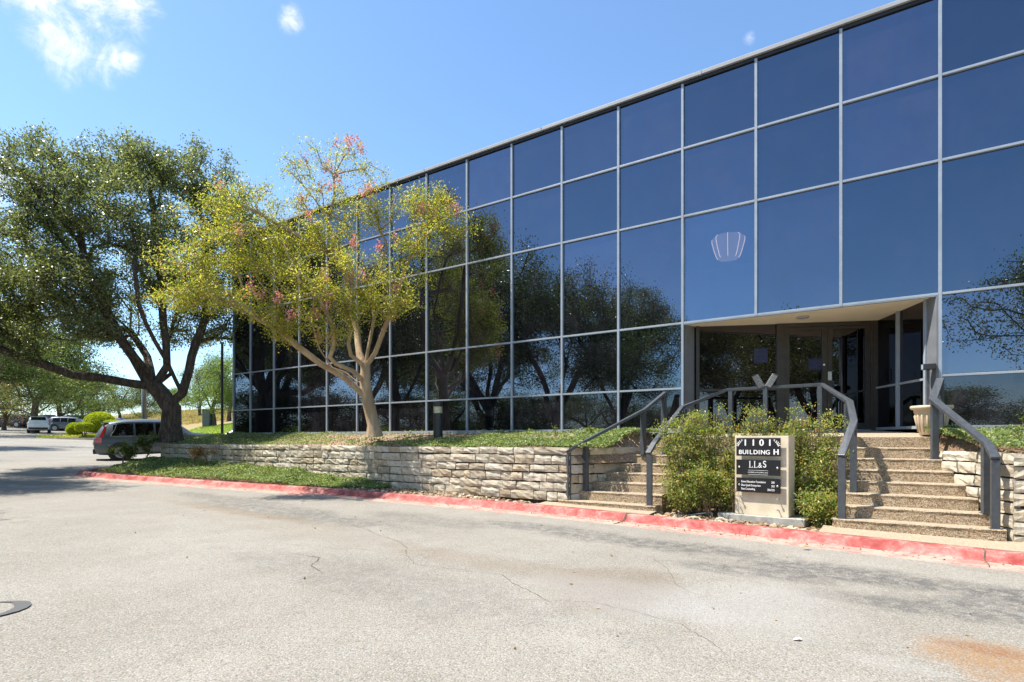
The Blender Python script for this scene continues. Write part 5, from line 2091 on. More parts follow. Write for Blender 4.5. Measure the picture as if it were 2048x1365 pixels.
# leaning runners and weeds standing up out of the cover
for (a, b, z, n, h) in [(6.9, 0.35, 1.6, 40, 0.22), (5.9, 0.5, 1.6, 30, 0.16), (7.6, 0.3, 1.6, 26, 0.14), (-1.0, 0.35, 1.6, 60, 0.26), (-2.0, 0.4, 1.6, 50, 0.2), (15.4, 2.5, 0.55, 50, 0.3), (11.9, 2.4, 0.5, 40, 0.22), (13.2, 2.6, 0.5, 40, 0.25)]:
    p = F(a, b, z)
    wd_ = empty('weed', p, 'leafy weed %s' % {6.9: 'under the handrail post', 5.9: 'below the pane next to the jamb', 7.6: 'before the tinted pane by the rail', -1.0: 'beside the planter pot', -2.0: 'at the edge of the picture by the glass',
                                                                                                                15.4: 'below the stone wall left of the bare shrub', 11.9: 'below the stone wall near the river stones', 13.2: 'below the middle of the stone wall'}[a], 'weed')
    mb = MB()
    pts = []
    for q in range(4):
        t_ = p + Vector((R.uniform(-.08, .08), R.uniform(-.06, .06), h * R.uniform(0.7, 1.1)))
        mb.tube([p - Z3 * 0.05, (p + t_) / 2 + Vector((R.uniform(-.02, .02), 0, 0)), t_], [0.004, 0.003, 0.002], 3)
        for k in range(n // 4):
            f = R.uniform(0.25, 1.05)
            pts.append(np.array(p + (t_ - p) * f) + NR.normal(size=3) * 0.022)
    mb.build('stem', M['twig'], wd_)
    link_mesh(quads_mesh('foliage', leaves(np.array(pts), 0.055, 0.03, 0.3)), 'foliage', M['shrub'], wd_)

# fallen leaves over the bare soil and the kerb line
lit_m = make_leaf('fallen_leaf', [(0, (0.16, 0.09, 0.045)), (0.5, (0.30, 0.19, 0.09)), (0.85, (0.38, 0.27, 0.13)), (1, (0.34, 0.15, 0.06))], 0.15, 0.7)
P4 = scatter_ab(2600, 7.5, 17.0, lambda a: 0.05, lambda a: 1.85, up_bed_z, None, (0.005, 0.02))
P5 = scatter_ab(1500, 1.3, 4.1, lambda a: 0.7, lambda a: 2.3, low_z, None, (0.0, 0.03))
P6 = scatter_ab(300, -1.5, 14.0, lambda a: kerb_b(a) + 0.1, lambda a: kerb_b(a) + 0.4, lambda a, b: zg(a) + 0.018, None, (0.0, 0.008))
P7 = scatter_ab(60, -1.0, 11.0, lambda a: kerb_b(a) + 0.3, lambda a: kerb_b(a) + 6.0, lambda a, b: zg(a) + 0.006, None, (0.0, 0.008))
props(link_mesh(quads_mesh('leaf_litter', leaves(np.vstack([P4, P5]), 0.05, 0.03, 0.7)), 'leaf_litter', lit_m), kind='stuff')
props(link_mesh(quads_mesh('fallen_leaves', leaves(np.vstack([P6, P7]), 0.04, 0.024, 0.8)), 'fallen_leaves', lit_m), kind='stuff')

# river stones along the kerb
ico = bmesh.new()
bmesh.ops.create_icosphere(ico, subdivisions=1, radius=1.0)
IV = np.array([v.co[:] for v in ico.verts])
IF = [tuple(v.index for v in f.verts) for f in ico.faces]
ico.free()


def rocks(name, spots):
    vs, fs = [], []
    for (p, s) in spots:
        k = len(vs)
        ax = np.array((s * R.uniform(.8, 1.35), s * R.uniform(.65, 1.0), s * R.uniform(.45, .75)))
        an = R.uniform(0, 6.28)
        tl = R.uniform(-.35, .35)
        V = IV * (1 + NR.uniform(-.17, .17, size=(len(IV), 1))) * ax
        c, s_ = math.cos(tl), math.sin(tl)
        V = np.column_stack([V[:, 0] * c - V[:, 2] * s_, V[:, 1], V[:, 0] * s_ + V[:, 2] * c])
        c, s_ = math.cos(an), math.sin(an)
        V = np.column_stack([V[:, 0] * c - V[:, 1] * s_, V[:, 0] * s_ + V[:, 1] * c, V[:, 2]])
        V = V + np.array(p)
        vs.extend(map(tuple, V))
        fs.extend(tuple(i + k for i in f) for f in IF)
    me = bpy.data.meshes.new(name)
    me.from_pydata(vs, [], fs)
    return props(link_mesh(me, name, M['rock'], smooth=False), kind='stuff')


sp = []
for _ in range(1800):
    a = R.uniform(-4.5, 11.2)
    if -0.72 < a < 1.45 or 3.95 < a < 6.0:
        continue
    kb = kerb_b(a) - 0.16
    lo = 1.95 if (a > 6 or a < -0.9) else 1.5
    b = lo + (kb - lo) * (R.random() ** 0.75)
    q_ = F(a, b) - sg0
    if -0.06 < q_.dot(SG_F) < 1.36 and q_.dot(SG_N) < 0.07:
        continue
    s = R.uniform(0.018, 0.042) if a > 6.2 else (R.choice((0.03, 0.04, 0.05, 0.06, 0.07)) * R.uniform(0.7, 1.1))
    if a > 6.5 and R.random() < 0.15:
        s *= 1.7
    sp.append((F(a, b, low_z(a, b) + s * 0.3), s))
for _ in range(260):
    a = R.uniform(1.35, 4.0)
    b = kerb_b(a) - 0.17 - abs(R.gauss(0, 0.16))
    q_ = F(a, b) - sg0
    if -0.08 < q_.dot(SG_F) < 1.38 and q_.dot(SG_N) < 0.05:
        continue
    sp.append((F(a, b, low_z(a, b) + 0.015), R.uniform(0.028, 0.055)))
for _ in range(60):
    a = R.uniform(-2.2, -0.68)
    b = R.uniform(2.03, 2.62)
    sp.append((F(a, b, low_z(a, b) + 0.03), R.uniform(0.04, 0.1)))
rocks('river_stone_gravel', sp)


# nandina: many canes with tiers of fine leaflets
def nandina(name, label, stems, seed, n_leaf=1500):
    rs = np.random.RandomState(seed)
    rr = random.Random(seed)
    base = F(stems[0][0], stems[0][1], low_z(stems[0][0], stems[0][1]))
    root = empty(name, base, label, 'shrub')
    mb = MB()
    pts = []
    for (a, b, h, la, lb, w_) in stems:
        for q in range(w_):
            p = F(a + rr.gauss(0, 0.07), b + rr.gauss(0, 0.06), low_z(a, b) - 0.03)
            t = F(a + la + rr.gauss(0, 0.13), b + lb + rr.gauss(0, 0.10), base.z + h * rr.uniform(0.84, 1.05))
            m = (p + t) / 2 + (p - t).cross(Z3).normalized() * rr.uniform(-.05, .05) + Vector((p.x - t.x, p.y - t.y, 0)) * 0.18
            mb.tube([p, m, t], [0.009, 0.008, 0.004], 4)
            for k in range(rr.randint(7, 10)):
                f = rr.uniform(0.16, 1.0) ** 0.72
                c = (p * (1 - f) ** 2 + m * 2 * f * (1 - f) + t * f * f)
                # a spray: a thin stalk carrying leaflets
                d = unit(np.array((rs.normal(), rs.normal(), rs.uniform(-0.1, 0.6))))
                L = rr.uniform(0.13, 0.26)
                e = np.array(c) + d * L
                mb.tube([c, Vector(e)], [0.0028, 0.0016], 3, cap=False)
                n = int(31 * n_leaf / 1500)
                u_ = rs.uniform(0.25, 1.15, (n, 1))
                pts.append(np.array(c) + d * L * u_ + rs.normal(size=(n, 3)) * np.array((0.055, 0.055, 0.04)))
    mb.build('cane', M['twig'], root, fix=False)
    P = np.vstack(pts)
    Q = P - np.array(sg0)
    u_ = Q @ np.array(SG_F)
    n_ = -(Q @ np.array(SG_N))
    P = P[~((u_ > 0.18) & (u_ < 1.12) & (n_ < NF + 0.36) & (P[:, 2] > 0.25))]
    me = quads_mesh('foliage', leaves(P, 0.046, 0.021, 0.5))
    link_mesh(me, 'foliage', M['nandina'], root)
    return root


nandina('nandina_shrub', 'tall nandina clump with reddish tips beside the lower flight of steps',
        [(3.62, 1.68, 1.60, 0.16, -0.12, 10), (3.35, 1.50, 1.68, 0.06, -0.1, 11), (3.10, 1.35, 1.60, -0.05, -0.08, 8), (3.5, 1.3, 1.66, 0.12, 0.1, 9), (3.72, 1.5, 1.3, 0.14, 0.1, 5), (3.25, 1.75, 0.85, 0.0, 0.05, 8), (3.55, 1.85, 0.6, 0.05, 0.05, 6), (3.05, 1.5, 1.15, 0.0, 0.0, 5)], 3)
nandina('nandina_shrub', 'slender nandina rising between the cream sign and the tall clump',
        [(2.72, 1.15, 1.66, -0.02, 0.0, 5), (2.60, 1.05, 1.72, -0.08, 0.0, 6), (2.9, 1.0, 1.1, 0.05, 0.1, 6), (2.95, 1.4, 0.8, 0.05, 0.1, 6), (2.8, 1.6, 0.6, 0.0, 0.1, 5)], 5)
nandina('nandina_shrub', 'full nandina behind the cream sign, against the handrail',
        [(2.16, 1.0, 1.70, -0.03, 0.05, 10), (1.92, 0.95, 1.74, -0.10, 0.05, 12), (1.70, 1.02, 1.60, -0.12, 0.05, 11), (1.58, 1.15, 1.32, -0.08, 0.1, 9), (1.52, 1.3, 0.85, -0.04, 0.1, 8), (2.33, 1.0, 1.35, 0.02, 0.0, 6)], 7)
nandina('nandina_shrub', 'low reddish nandina in the gap between sign footing and handrail post',
        [(1.50, 1.55, 0.50, -0.04, 0.1, 7), (1.42, 1.75, 0.36, 0.0, 0.1, 6), (1.58, 1.7, 0.42, 0.0, 0.1, 5)], 9)


# small open shrubs in front of the far end of the wall
def small_shrub(label, a, b, h, w_, seed, n, mat='shrub', dens=16):
    rs = np.random.RandomState(seed)
    p = F(a, b, low_z(min(a, 21.5), b))
    limbs = [[(p.x, p.y, p.z - 0.03), (p.x + .02, p.y, p.z + h * 0.2)]]
    bl = []
    for i in range(5):
        bl.append(((p.x + rs.uniform(-w_, w_) * 0.55, p.y + rs.uniform(-w_, w_) * 0.5, p.z + h * rs.uniform(0.45, 0.85)), (w_ * 0.32, w_ * 0.32, h * 0.2), 1.0))
    tips = blob_points(bl, n, rs, 0.2)
    return make_tree('shrub', p, limbs, tips, label, 'twig', mat, None, dens, 0.045, 0.062, 0.03, r_base=0.022, r_tip=0.003, seed=seed, step=0.1, along=0.12, cat='shrub')


small_shrub('open leafy shrub in front of the rear wheel of the parked grey car', 21.7, 3.05, 0.85, 0.62, 61, 110)
small_shrub('yellow-tipped shrub right at the far end of the stone wall', 21.35, 2.45, 1.0, 0.5, 63, 120)
small_shrub('thin twiggy brown shrub in front of the stone wall', 17.4, 2.55, 0.75, 0.6, 65, 130, 'rust_leaf', 5)

# ------------------------------------------------------------------ topiary island
isl = at(186, 52)
isl_c = Vector((isl.x, isl.y, 0))


def isl_pt(r, an):
    return isl_c.x + math.cos(an) * r * 1.35, isl_c.y + math.sin(an) * r * 0.9


IR = 3.6
mb = MB()
mb.prism([isl_pt(IR, 2 * math.pi * i / 40) for i in range(40)], tz(isl.x, isl.y) - 0.4, tz(isl.x, isl.y) + 0.20)
o = mb.build('island_kerb', make_plain('pale_yellow_kerb', (0.52, 0.44, 0.29), 0.85, 0.15, 3), None)
props(o, kind='structure')
pts = []
for _ in range(5200):
    r = IR * 0.93 * math.sqrt(R.random())
    an = R.uniform(0, 6.283)
    x, y = isl_pt(r, an)
    pts.append((x, y, tz(isl.x, isl.y) + 0.22 + R.uniform(0, 0.14) + 0.25 * (1 - r / IR)))
mb = MB()
rings = [(1.0, 0.20), (0.95, 0.24), (0.7, 0.36), (0.35, 0.45), (0.02, 0.48)]
vs, fs = [], []
for r, h in rings:
    for i in range(30):
        x, y = isl_pt(IR * 0.96 * r, 2 * math.pi * i / 30)
        vs.append((x, y, tz(isl.x, isl.y) + h - 0.02))
for j in range(len(rings) - 1):
    for i in range(30):
        fs.append((j * 30 + i, j * 30 + (i + 1) % 30, (j + 1) * 30 + (i + 1) % 30, (j + 1) * 30 + i))
mb.add(vs, fs)
props(mb.build('island_bed', M['mulch'], None, smooth=True), kind='structure')
props(link_mesh(quads_mesh('island_ground_cover', leaves(np.array(pts), 0.12, 0.08, 0.5)), 'island_ground_cover', M['topiary']), kind='stuff')


def topiary(px, Z, w_, h, z_off, label, boxy=0.0, stem=0.25):
    b = at(px, Z)
    b.z = tz(isl.x, isl.y) + 0.35 + z_off
    root = empty('topiary_shrub', b, label, 'topiary', 'clipped shrubs on the island')
    n = int(2600 * (w_ * h) ** 0.5 * 1.6)
    d = unit(NR.normal(size=(n, 3)))
    if boxy:
        d = d / (np.abs(d) ** 4).sum(1, keepdims=True) ** 0.25 * (0.9)
    d[:, 2] = np.maximum(d[:, 2], -0.75)
    P = d * np.array((w_ / 2, w_ / 2, h / 2)) * NR.uniform(0.93, 1.02, (n, 1)) + np.array((b.x, b.y, b.z + stem + h / 2))
    link_mesh(quads_mesh('foliage', leaves(P, 0.13, 0.09, 0.1)), 'foliage', M['topiary'], root)
    mb = MB()
    prof = [(math.cos(t) * w_ / 2 * 0.93, math.sin(t) * h / 2 * 0.93 + stem + h / 2) for t in np.linspace(-1.1, 1.5, 9)]
    mb.lathe(b, prof, 18)
    mb.build('inner_growth', M['topiary'], root, smooth=True)
    mb = MB()
    for q in range(3):
        an = q * 2.1
        mb.tube([(b.x + math.cos(an) * .08, b.y + math.sin(an) * .08, b.z - .2), (b.x + math.cos(an) * .2, b.y + math.sin(an) * .2, b.z + stem + 0.15)], [0.05, 0.04], 5)
    mb.build('stem', M['oak_bark'], root)


topiary(200, 52.5, 2.55, 2.1, 0.0, 'largest clipped yellow-green dome on the lot island', 0, 0.1)
topiary(149, 50.8, 1.2, 1.2, -0.12, 'round clipped shrub at the outer end of the island', 0, 0.1)
topiary(168.5, 49.6, 1.22, 0.85, 0.0, 'small box-shaped clipped shrub in front of the large dome', 1, 0.32)
topiary(229, 49.4, 1.5, 0.9, 0.2, 'flat clipped shrub rising over the parked grey car roof', 1, 0.3)


# ------------------------------------------------------------------ cars
def car(label, loc, heading, paint, kind='suv', L=4.7, W=1.86, H=1.72, group='vehicles in the lot', name='parked_car', cat='car', detail=True, chrome=True):
    """x runs to the front of the vehicle, origin on the ground under its middle"""
    root = empty(name, loc, label, cat, group, heading)
    hw = W / 2
    if kind == 'suv':
        st = [  # f along, z under, z belt, z roof, belt half width, roof half width
            (0.000, 0.50, 0.93, 0.98, 0.86, 0.78), (0.012, 0.36, 0.98, 1.06, 0.93, 0.80), (0.035, 0.30, 1.02, 1.30, 0.96, 0.79), (0.075, 0.28, 1.03, 1.62, 0.98, 0.755), (0.105, 0.26, 1.03, 1.68, 0.985, 0.755), (0.22, 0.24, 1.02, H, 1.0, 0.75),
            (0.40, 0.24, 1.00, H + 0.01, 1.0, 0.745), (0.54, 0.24, 0.99, H - 0.03, 1.0, 0.74), (0.60, 0.24, 0.985, H - 0.10, 1.0, 0.735), (0.66, 0.24, 1.0, 1.44, 0.995, 0.76), (0.71, 0.24, 1.01, 1.23, 0.99, 0.82), (0.74, 0.24, 1.01, 1.14, 0.985, 0.86),
            (0.86, 0.25, 0.98, 1.08, 0.96, 0.80), (0.94, 0.27, 0.90, 1.0, 0.91, 0.76), (0.985, 0.32, 0.74, 0.84, 0.82, 0.70), (1.0, 0.40, 0.60, 0.66, 0.72, 0.62)]
        win = [(0.13, 0.285), (0.30, 0.435), (0.45, 0.60)]
        rear, front = (0.035, 0.085), (0.61, 0.715)
    elif kind == 'sedan':
        st = [(0.0, 0.50, 0.82, 0.88, 0.80, 0.74), (0.015, 0.34, 0.92, 1.0, 0.92, 0.80), (0.06, 0.28, 0.96, 1.04, 0.96, 0.80), (0.14, 0.25, 0.96, 1.07, 0.98, 0.78), (0.20, 0.24, 0.95, 1.20, 0.99, 0.74), (0.29, 0.24, 0.94, H - 0.04, 1.0, 0.68),
              (0.40, 0.24, 0.92, H, 1.0, 0.68), (0.52, 0.24, 0.91, H - 0.02, 1.0, 0.68), (0.60, 0.24, 0.90, H - 0.16, 1.0, 0.70), (0.68, 0.24, 0.90, 1.06, 0.99, 0.80), (0.72, 0.24, 0.89, 0.98, 0.985, 0.82), (0.86, 0.25, 0.82, 0.91, 0.95, 0.78), (0.95, 0.28, 0.70, 0.80, 0.88, 0.70), (1.0, 0.38, 0.56, 0.64, 0.70, 0.60)]
        win = [(0.235, 0.375), (0.39, 0.56)]
        rear, front = (0.15, 0.265), (0.575, 0.675)
    else:  # pickup
        st = [(0.0, 0.55, 1.0, 1.05, 0.95, 0.93), (0.012, 0.45, 1.08, 1.12, 0.97, 0.95), (0.06, 0.40, 1.10, 1.13, 0.98, 0.95), (0.30, 0.36, 1.10, 1.14, 0.99, 0.95), (0.355, 0.36, 1.10, 1.16, 0.99, 0.93), (0.375, 0.34, 1.10, H - 0.12, 1.0, 0.76), (0.42, 0.34, 1.09, H, 1.0, 0.75),
              (0.58, 0.34, 1.08, H, 1.0, 0.75), (0.63, 0.34, 1.08, H - 0.10, 1.0, 0.75), (0.70, 0.34, 1.08, 1.22, 0.99, 0.84), (0.73, 0.34, 1.08, 1.16, 0.99, 0.88), (0.90, 0.36, 1.02, 1.10, 0.96, 0.84), (0.975, 0.42, 0.90, 0.98, 0.90, 0.80), (1.0, 0.5, 0.8, 0.86, 0.8, 0.7)]
        win = [(0.39, 0.485), (0.50, 0.63)]
        rear, front = (0.358, 0.372), (0.635, 0.71)

    fs_ = [s[0] for s in st]

    def ring(f):
        zb, zs, zr, wb, wr = [float(np.interp(f, fs_, [s[i] for s in st])) for i in range(1, 6)]
        wb *= hw
        wr *= hw
        mid = (zb + zs) / 2
        return [(wb * 0.90, zb), (wb * 0.985, zb + 0.10), (wb * 1.0, mid), (wb * 0.995, zs - 0.10), (wb * 0.965, zs), (wr + (wb * 0.965 - wr) * 0.12, zs + (zr - zs) * 0.84), (wr * 0.86, zs + (zr - zs) * 0.965), (wr * 0.45, zr), (0.0, zr + 0.005)]

    FS = sorted(set(fs_ + [0.16, 0.30, 0.47, 0.8]))
    rows = []
    for f in FS:
        h = ring(f)
        full = [(-y, z) for y, z in h] + [(y, z) for y, z in h[-2::-1]]
        rows.append([((f - 0.5) * L, y, z) for y, z in full])
    m = len(rows[0])
    mb = MB()
    vs = [p for r in rows for p in r]
    fs = [(i * m + j, i * m + j + 1, (i + 1) * m + j + 1, (i + 1) * m + j) for i in range(len(rows) - 1) for j in range(m - 1)]
    fs += [(i * m + m - 1, i * m, (i + 1) * m, (i + 1) * m + m - 1) for i in range(len(rows) - 1)]
    fs += [tuple(range(m)), tuple(range((len(rows) - 1) * m, len(rows) * m))[::-1]]
    mb.add(vs, fs)
    body = mb.build('body', paint, root, smooth=True, local=True)

    def skin(f, u, side, off=0.006):
        """point on the glasshouse: u from the belt (0) to the roof edge (1)"""
        h = ring(f)
        y = h[4][0] + (h[5][0] - h[4][0]) * u
        z = h[4][1] + (h[5][1] - h[4][1]) * u
        return ((f - 0.5) * L, side * (y + off), z + off * 0.3)

    for side in (-1, 1):
        for (f0, f1) in win:
            mb = MB()
            k = 5
            a_ = [skin(f0 + (f1 - f0) * i / k, 0.10, side) for i in range(k + 1)]
            b_ = [skin(f0 + (f1 - f0) * i / k + (0.012 if i == 0 and f0 < 0.2 else 0), 0.90, side) for i in range(k + 1)]
            mb.add(a_ + b_, [(i, i + 1, k + 2 + i, k + 1 + i) for i in range(k)])
            mb.build('window', M['car_glass'], root, local=True)
        if detail and chrome:
            mb = MB()
            F_, T_ = win[0][0] - 0.012, win[-1][1] + 0.01
            mb.tube([skin(F_ + (T_ - F_) * i / 8, 0.055, side, 0.008) for i in range(9)], [0.012] * 9, 5)
            mb.tube([skin(F_, 0.055, side, 0.008), skin(F_ + 0.03, 0.5, side, 0.008), skin(F_ + 0.05, 0.93, side, 0.008)], [0.011] * 3, 5)
            mb.build('chrome_trim', M['chrome'], root, local=True)
            mb = MB()
            mb.tube([skin(0.16 + 0.4 * i / 8, 1.0, side, 0.0) for i in range(9)], [0.016] * 9, 5)
            mb.build('roof_rail', M['chrome'], root, local=True)

    def cross(f, u):
        h = ring(f)
        return h

    def screen(f0, f1, nm):
        mb = MB()
        rows_ = []
        for i in range(5):
            f = f0 + (f1 - f0) * i / 4
            h = ring(f)
            x = (f - 0.5) * L + (-0.008 if f0 < 0.3 else 0.008)
            rows_.append([(x, s * y, z + 0.008) for s, (y, z) in ((-1, (h[6][0] * 0.97, h[6][1])), (-1, h[7]), (1, h[7]), (1, (h[6][0] * 0.97, h[6][1])))])
        vs = [p for r in rows_ for p in r]
        mb.add(vs, [(i * 4 + j, i * 4 + j + 1, (i + 1) * 4 + j + 1, (i + 1) * 4 + j) for i in range(4) for j in range(3)])
        mb.build(nm, M['car_glass'], root, local=True)

    screen(rear[0], rear[1], 'rear_window')
    screen(front[0], front[1], 'windscreen')
    wr_ = 0.36 if kind != 'sedan' else 0.33
    for fx in (0.185, 0.815):
        for side in (-1, 1):
            x = (fx - 0.5) * L
            h = ring(fx)
            y0 = h[2][0]
            mb = MB()
            mb.lathe((x, side * (y0 - 0.20), wr_ + 0.01), [(wr_ + 0.085, 0), (wr_ + 0.085, 0.208)], 26, (0, side, 0))
            mb.build('wheel_arch', M['trim'], root, local=True)
            mb = MB()
            mb.lathe((x, side * (y0 - 0.19), wr_), [(wr_ * 0.6, 0.0), (wr_ * 0.97, 0.0), (wr_, 0.03), (wr_, 0.19), (wr_ * 0.96, 0.215), (wr_ * 0.68, 0.222)], 24, (0, side, 0))
            wheel = mb.build('wheel', M['tyre'], root, local=True)
            mb = MB()
            mb.lathe((x, side * (y0 + 0.026), wr_), [(wr_ * 0.66, 0.0), (wr_ * 0.64, 0.012), (wr_ * 0.25, 0.004), (wr_ * 0.1, 0.014)], 20, (0, side, 0))
            for q in range(5):
                an = 2 * math.pi * q / 5
                mb.box((x + math.cos(an) * wr_ * 0.36, side * (y0 + 0.036), wr_ + math.sin(an) * wr_ * 0.36), (math.cos(an), 0, math.sin(an)), (0, 1, 0), (-math.sin(an), 0, math.cos(an)), wr_ * 0.27, 0.012, 0.03)
            mb.build('rim', M['rim'], wheel, local=True)
    # lamps
    for side in (-1, 1):
        mb = MB()
        if kind == 'suv':
            P = []
            for f, y_, z in ((0.010, 0.83, 0.80), (0.012, 0.92, 0.82), (0.05, 0.965, 0.84), (0.052, 0.962, 1.0), (0.03, 0.955, 1.02)):
                P.append(((f - 0.5) * L - 0.012, side * (hw * y_ + 0.012), z))
            lo = [((-0.5 + 0.008) * L - 0.02, side * hw * 0.74, 0.86), ((-0.5 + 0.010) * L - 0.012, side * (hw * 0.94), 0.80), ((-0.5 + 0.055) * L, side * (hw * 0.975 + 0.012), 0.80), ((-0.5 + 0.060) * L, side * (hw * 0.968 + 0.012), 1.02),
                  ((-0.5 + 0.016) * L - 0.014, side * (hw * 0.93), 1.03), ((-0.5 + 0.014) * L - 0.02, side * hw * 0.78, 1.0)]
            mb.add(lo, [(0, 1, 4, 5), (1, 2, 3, 4)])
            up = [skin(0.040, 0.0, side, 0.016), skin(0.064, 0.0, side, 0.016), skin(0.098, 0.86, side, 0.016), skin(0.080, 0.9, side, 0.016)]
            mb.add(up, [(0, 1, 2, 3)])
        elif kind == 'sedan':
            mb.box((-L / 2 + 0.03, side * hw * 0.66, 0.84), (1, 0, 0), (0, 1, 0), (0, 0, 1), 0.035, hw * 0.2, 0.06)
        else:
            mb.box((-L / 2 + 0.03, side * hw * 0.90, 0.93), (1, 0, 0), (0, 1, 0), (0, 0, 1), 0.045, hw * 0.085, 0.16)
        mb.build('tail_lamp', M['red_lamp'], root, local=True, fix=True)
        mb = MB()
        mb.box((L * 0.47, side * hw * 0.70, 0.72 if kind != 'pickup' else 0.92), (1, 0, 0), (0, 1, 0), (0, 0, 1), 0.07, hw * 0.17, 0.06)
        mb.build('headlight', M['amber'], root, local=True)
        mb = MB()
        mz = 1.06 if kind == 'suv' else (0.98 if kind == 'sedan' else 1.2)
        mb.box((L * 0.17, side * (hw + 0.07), mz), (1, 0, 0), (0, 1, 0), (0, 0, 1), 0.06, 0.09, 0.065)
        mb.build('mirror', paint, root, local=True, bevel=0.02)
        if detail:
            for fx in ((0.30, 0.50) if kind != 'pickup' else (0.44,)):
                mb = MB()
                h = ring(fx)
                mb.box(((fx - 0.5) * L, side * (h[3][0] + 0.012), h[3][1] + 0.02), (1, 0, 0), (0, 1, 0), (0, 0, 1), 0.10, 0.014, 0.014)
                mb.build('door_handle', paint, root, local=True)
            mb = MB()
            for fx in (0.275, 0.442, 0.63):
                h = ring(fx)
                mb.tube([((fx - 0.5) * L, side * (h[j][0] + 0.001), h[j][1]) for j in (1, 2, 3, 4)], [0.006] * 4, 4)
            mb.build('door_seam', M['trim'], root, local=True)
    mb = MB()
    mb.box((-L / 2 + 0.06, 0, 0.44 if kind != 'pickup' else 0.55), (1, 0, 0), (0, 1, 0), (0, 0, 1), 0.10, hw * 0.86, 0.10)
    mb.build('bumper', M['trim'] if kind != 'pickup' else M['chrome'], root, local=True, bevel=0.03)
    mb = MB()
    mb.box((-L / 2 - 0.015, 0, 0.78 if kind != 'pickup' else 0.60), (1, 0, 0), (0, 1, 0), (0, 0, 1), 0.012, 0.16, 0.075)
    mb.build('number_plate', M['white'], root, local=True)
    if kind == 'pickup':
        mb = MB()
        mb.box(((0.18 - 0.5) * L, 0, 1.12), (1, 0, 0), (0, 1, 0), (0, 0, 1), L * 0.165, hw * 0.84, 0.03)
        mb.build('bed_liner', M['trim'], root, local=True)
    if kind == 'suv' and detail:
        mb = MB()
        mb.box(((0.085 - 0.5) * L, 0, 1.655), (1, 0, -0.1), (0, 1, 0), (0.1, 0, 1), 0.13, hw * 0.74, 0.018)
        mb.build('spoiler', paint, root, local=True, bevel=0.01)
    return root


P_grey = car_paint('grey_car_paint', (0.085, 0.105, 0.118))
P_white = car_paint('white_car_paint', (0.74, 0.74, 0.74), 0.0)
P_silver = car_paint('silver_car_paint', (0.50, 0.52, 0.55), 0.4)
P_dark = car_paint('dark_blue_car_paint', (0.04, 0.05, 0.075))
P_black = car_paint('black_car_paint', (0.015, 0.015, 0.018))
P_mid = car_paint('blue_grey_car_paint', (0.10, 0.12, 0.16))

sx_, sy_ = -16.05, 26.35
grey_car = car('grey estate car parked nose-in behind the end of the stone wall', Vector((sx_, sy_, zg(29.0) - 0.03)), math.radians(36), P_grey, 'suv', 5.0, 1.94, 1.79)
grey_car.rotation_euler = (0, math.radians(-2.2), math.radians(36))
grey_car.location.z += 0.06
car('white SUV driving away across the far lot, seen from behind', at(79, 62, 0.13), math.radians(127), P_white, 'suv', 4.5, 1.86, 1.66, name='moving_car', chrome=False)
car('silver sedan under the wide oak in the far lot', at(50, 76, 0.13), math.radians(165), P_silver, 'sedan', 4.7, 1.82, 1.46, detail=False)
car('dark pickup truck behind the white SUV', at(95, 72, 0.13), math.radians(150), P_mid, 'pickup', 5.6, 1.95, 1.86, detail=False, name='pickup_truck', cat='pickup')
car('dark blue-grey SUV between the pickup and the topiary', at(146, 70, 0.13), math.radians(22), P_mid, 'suv', 4.9, 1.92, 1.74, chrome=False)
car('dark car roof showing behind the dark SUV', at(152, 86, 0.13), math.radians(10), P_dark, 'suv', 4.8, 1.9, 1.72, detail=False)
car('black car in the shade at the edge of the far lot', at(19, 74, 0.13), math.radians(185), P_black, 'suv', 4.8, 1.9, 1.68, detail=False)
car('dark sedan showing over the small flat topiary', at(262, 66, 0.13), math.radians(175), P_black, 'sedan', 4.8, 1.86, 1.47, detail=False)
car('dark SUV roof showing beside the largest topiary dome', at(240, 76, 0.13), math.radians(8), P_dark, 'suv', 4.8, 1.9, 1.74, detail=False)
car('dark car tail between the forked oak trunk and the lawn', Vector((-17.0, 36.6, zg(38) + 0.05)), math.radians(195), P_black, 'sedan', 4.7, 1.84, 1.46, detail=False)

# utility pole and box
up_ = at(289.5, 66)
pole = empty('utility_pole', up_, 'grey wooden utility pole with a pale conduit beyond the parked cars', 'pole')
mb = MB()
mb.tube([up_ - Z3 * 0.5, up_ + Z3 * 9.5], [0.20, 0.15], 12)
mb.build('shaft', make_bark('pole_wood', (0.12, 0.10, 0.085), (0.22, 0.19, 0.16), (0.15, 0.13, 0.11), 20, 0.05, 0.3), pole, smooth=True)
mb = MB()
mb.tube([up_ + Vector((-0.25, -0.06, -0.3)), up_ + Vector((-0.25, -0.06, 8.0))], [0.075, 0.075], 10)
mb.build('conduit', M['galv'], pole, smooth=True)
ub = at(416, 58)
box = empty('utility_cabinet', ub, 'grey-green utility cabinet standing on the lawn edge', 'cabinet')
mb = MB()
mb.wbox(ub.x - 0.38, ub.x + 0.38, ub.y - 0.4, ub.y + 0.4, ub.z - 0.3, ub.z + 1.7)
mb.build('housing', make_plain('cabinet_green', (0.10, 0.115, 0.11), 0.6), box, bevel=0.03)
mb = MB()
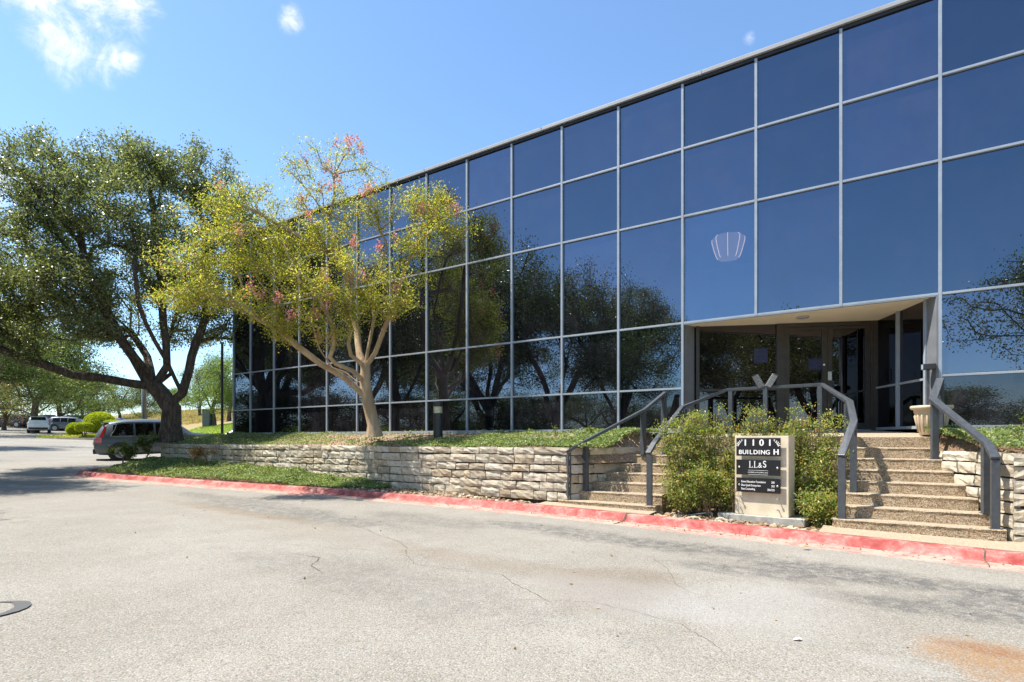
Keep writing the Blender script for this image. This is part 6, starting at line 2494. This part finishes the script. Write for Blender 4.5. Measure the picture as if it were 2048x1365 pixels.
mb.wbox(ub.x - 0.34, ub.x + 0.34, ub.y - 0.425, ub.y - 0.402, ub.z + 0.1, ub.z + 1.5)
mb.build('door', make_plain('cabinet_door', (0.12, 0.135, 0.13), 0.6), box)

# meadow and lawn grass that can be seen as blades near the lot
gp = []
for _ in range(9000):
    px = R.uniform(372, 470)
    Z = R.uniform(30, 58)
    x = (px - 1024) / 1150 * Z
    a, b = AB(x, Z)
    if b > -4.5:
        continue
    gp.append((x, Z, terrain_z(x, Z) + 0.04))
props(link_mesh(quads_mesh('lawn_grass', leaves(np.array(gp), 0.16, 0.03, 0.0)), 'lawn_grass', make_leaf('grass_blade', [(0, (0.12, 0.18, 0.03)), (1, (0.26, 0.32, 0.07))], 0.4, 0.6)), kind='stuff')
gp = []
for _ in range(14000):
    px = R.uniform(240, 470)
    Z = R.uniform(70, 125)
    x = (px - 1024) / 1150 * Z
    gp.append((x, Z, terrain_z(x, Z) + R.uniform(0.0, 0.35)))
props(link_mesh(quads_mesh('meadow_grass', leaves(np.array(gp), 0.7, 0.09, -0.1)), 'meadow_grass', make_leaf('dry_grass', [(0, (0.28, 0.21, 0.09)), (0.7, (0.42, 0.33, 0.17)), (1, (0.30, 0.27, 0.10))], 0.3, 0.7)), kind='stuff')

# litter on the lot
scrap = F(1.1, 7.0, zg(1.1) + 0.008)
o = MB()
o.add([scrap + Vector(v) * 0.6 for v in ((-.055, -.01, 0), (.0, -.03, .018), (.06, -.005, .004), (.045, .03, .02), (-.02, .028, .004))], [(0, 1, 4), (1, 2, 3), (1, 3, 4)])
props(o.build('paper_scrap', M['white']), 'crumpled white paper scrap lying on the asphalt', 'litter')
lf = F(1.50, 3.32, zg(1.5) + 0.02)
o = MB()
o.add([lf + Vector((-.07, 0, 0.0)), lf + Vector((-.02, -.035, .025)), lf + Vector((.07, .005, .01)), lf + Vector((.0, .045, .035))], [(0, 1, 3), (1, 2, 3)])
props(o.build('dead_leaf', lit_m), 'curled brown dead leaf by the gutter below the sign', 'leaf')
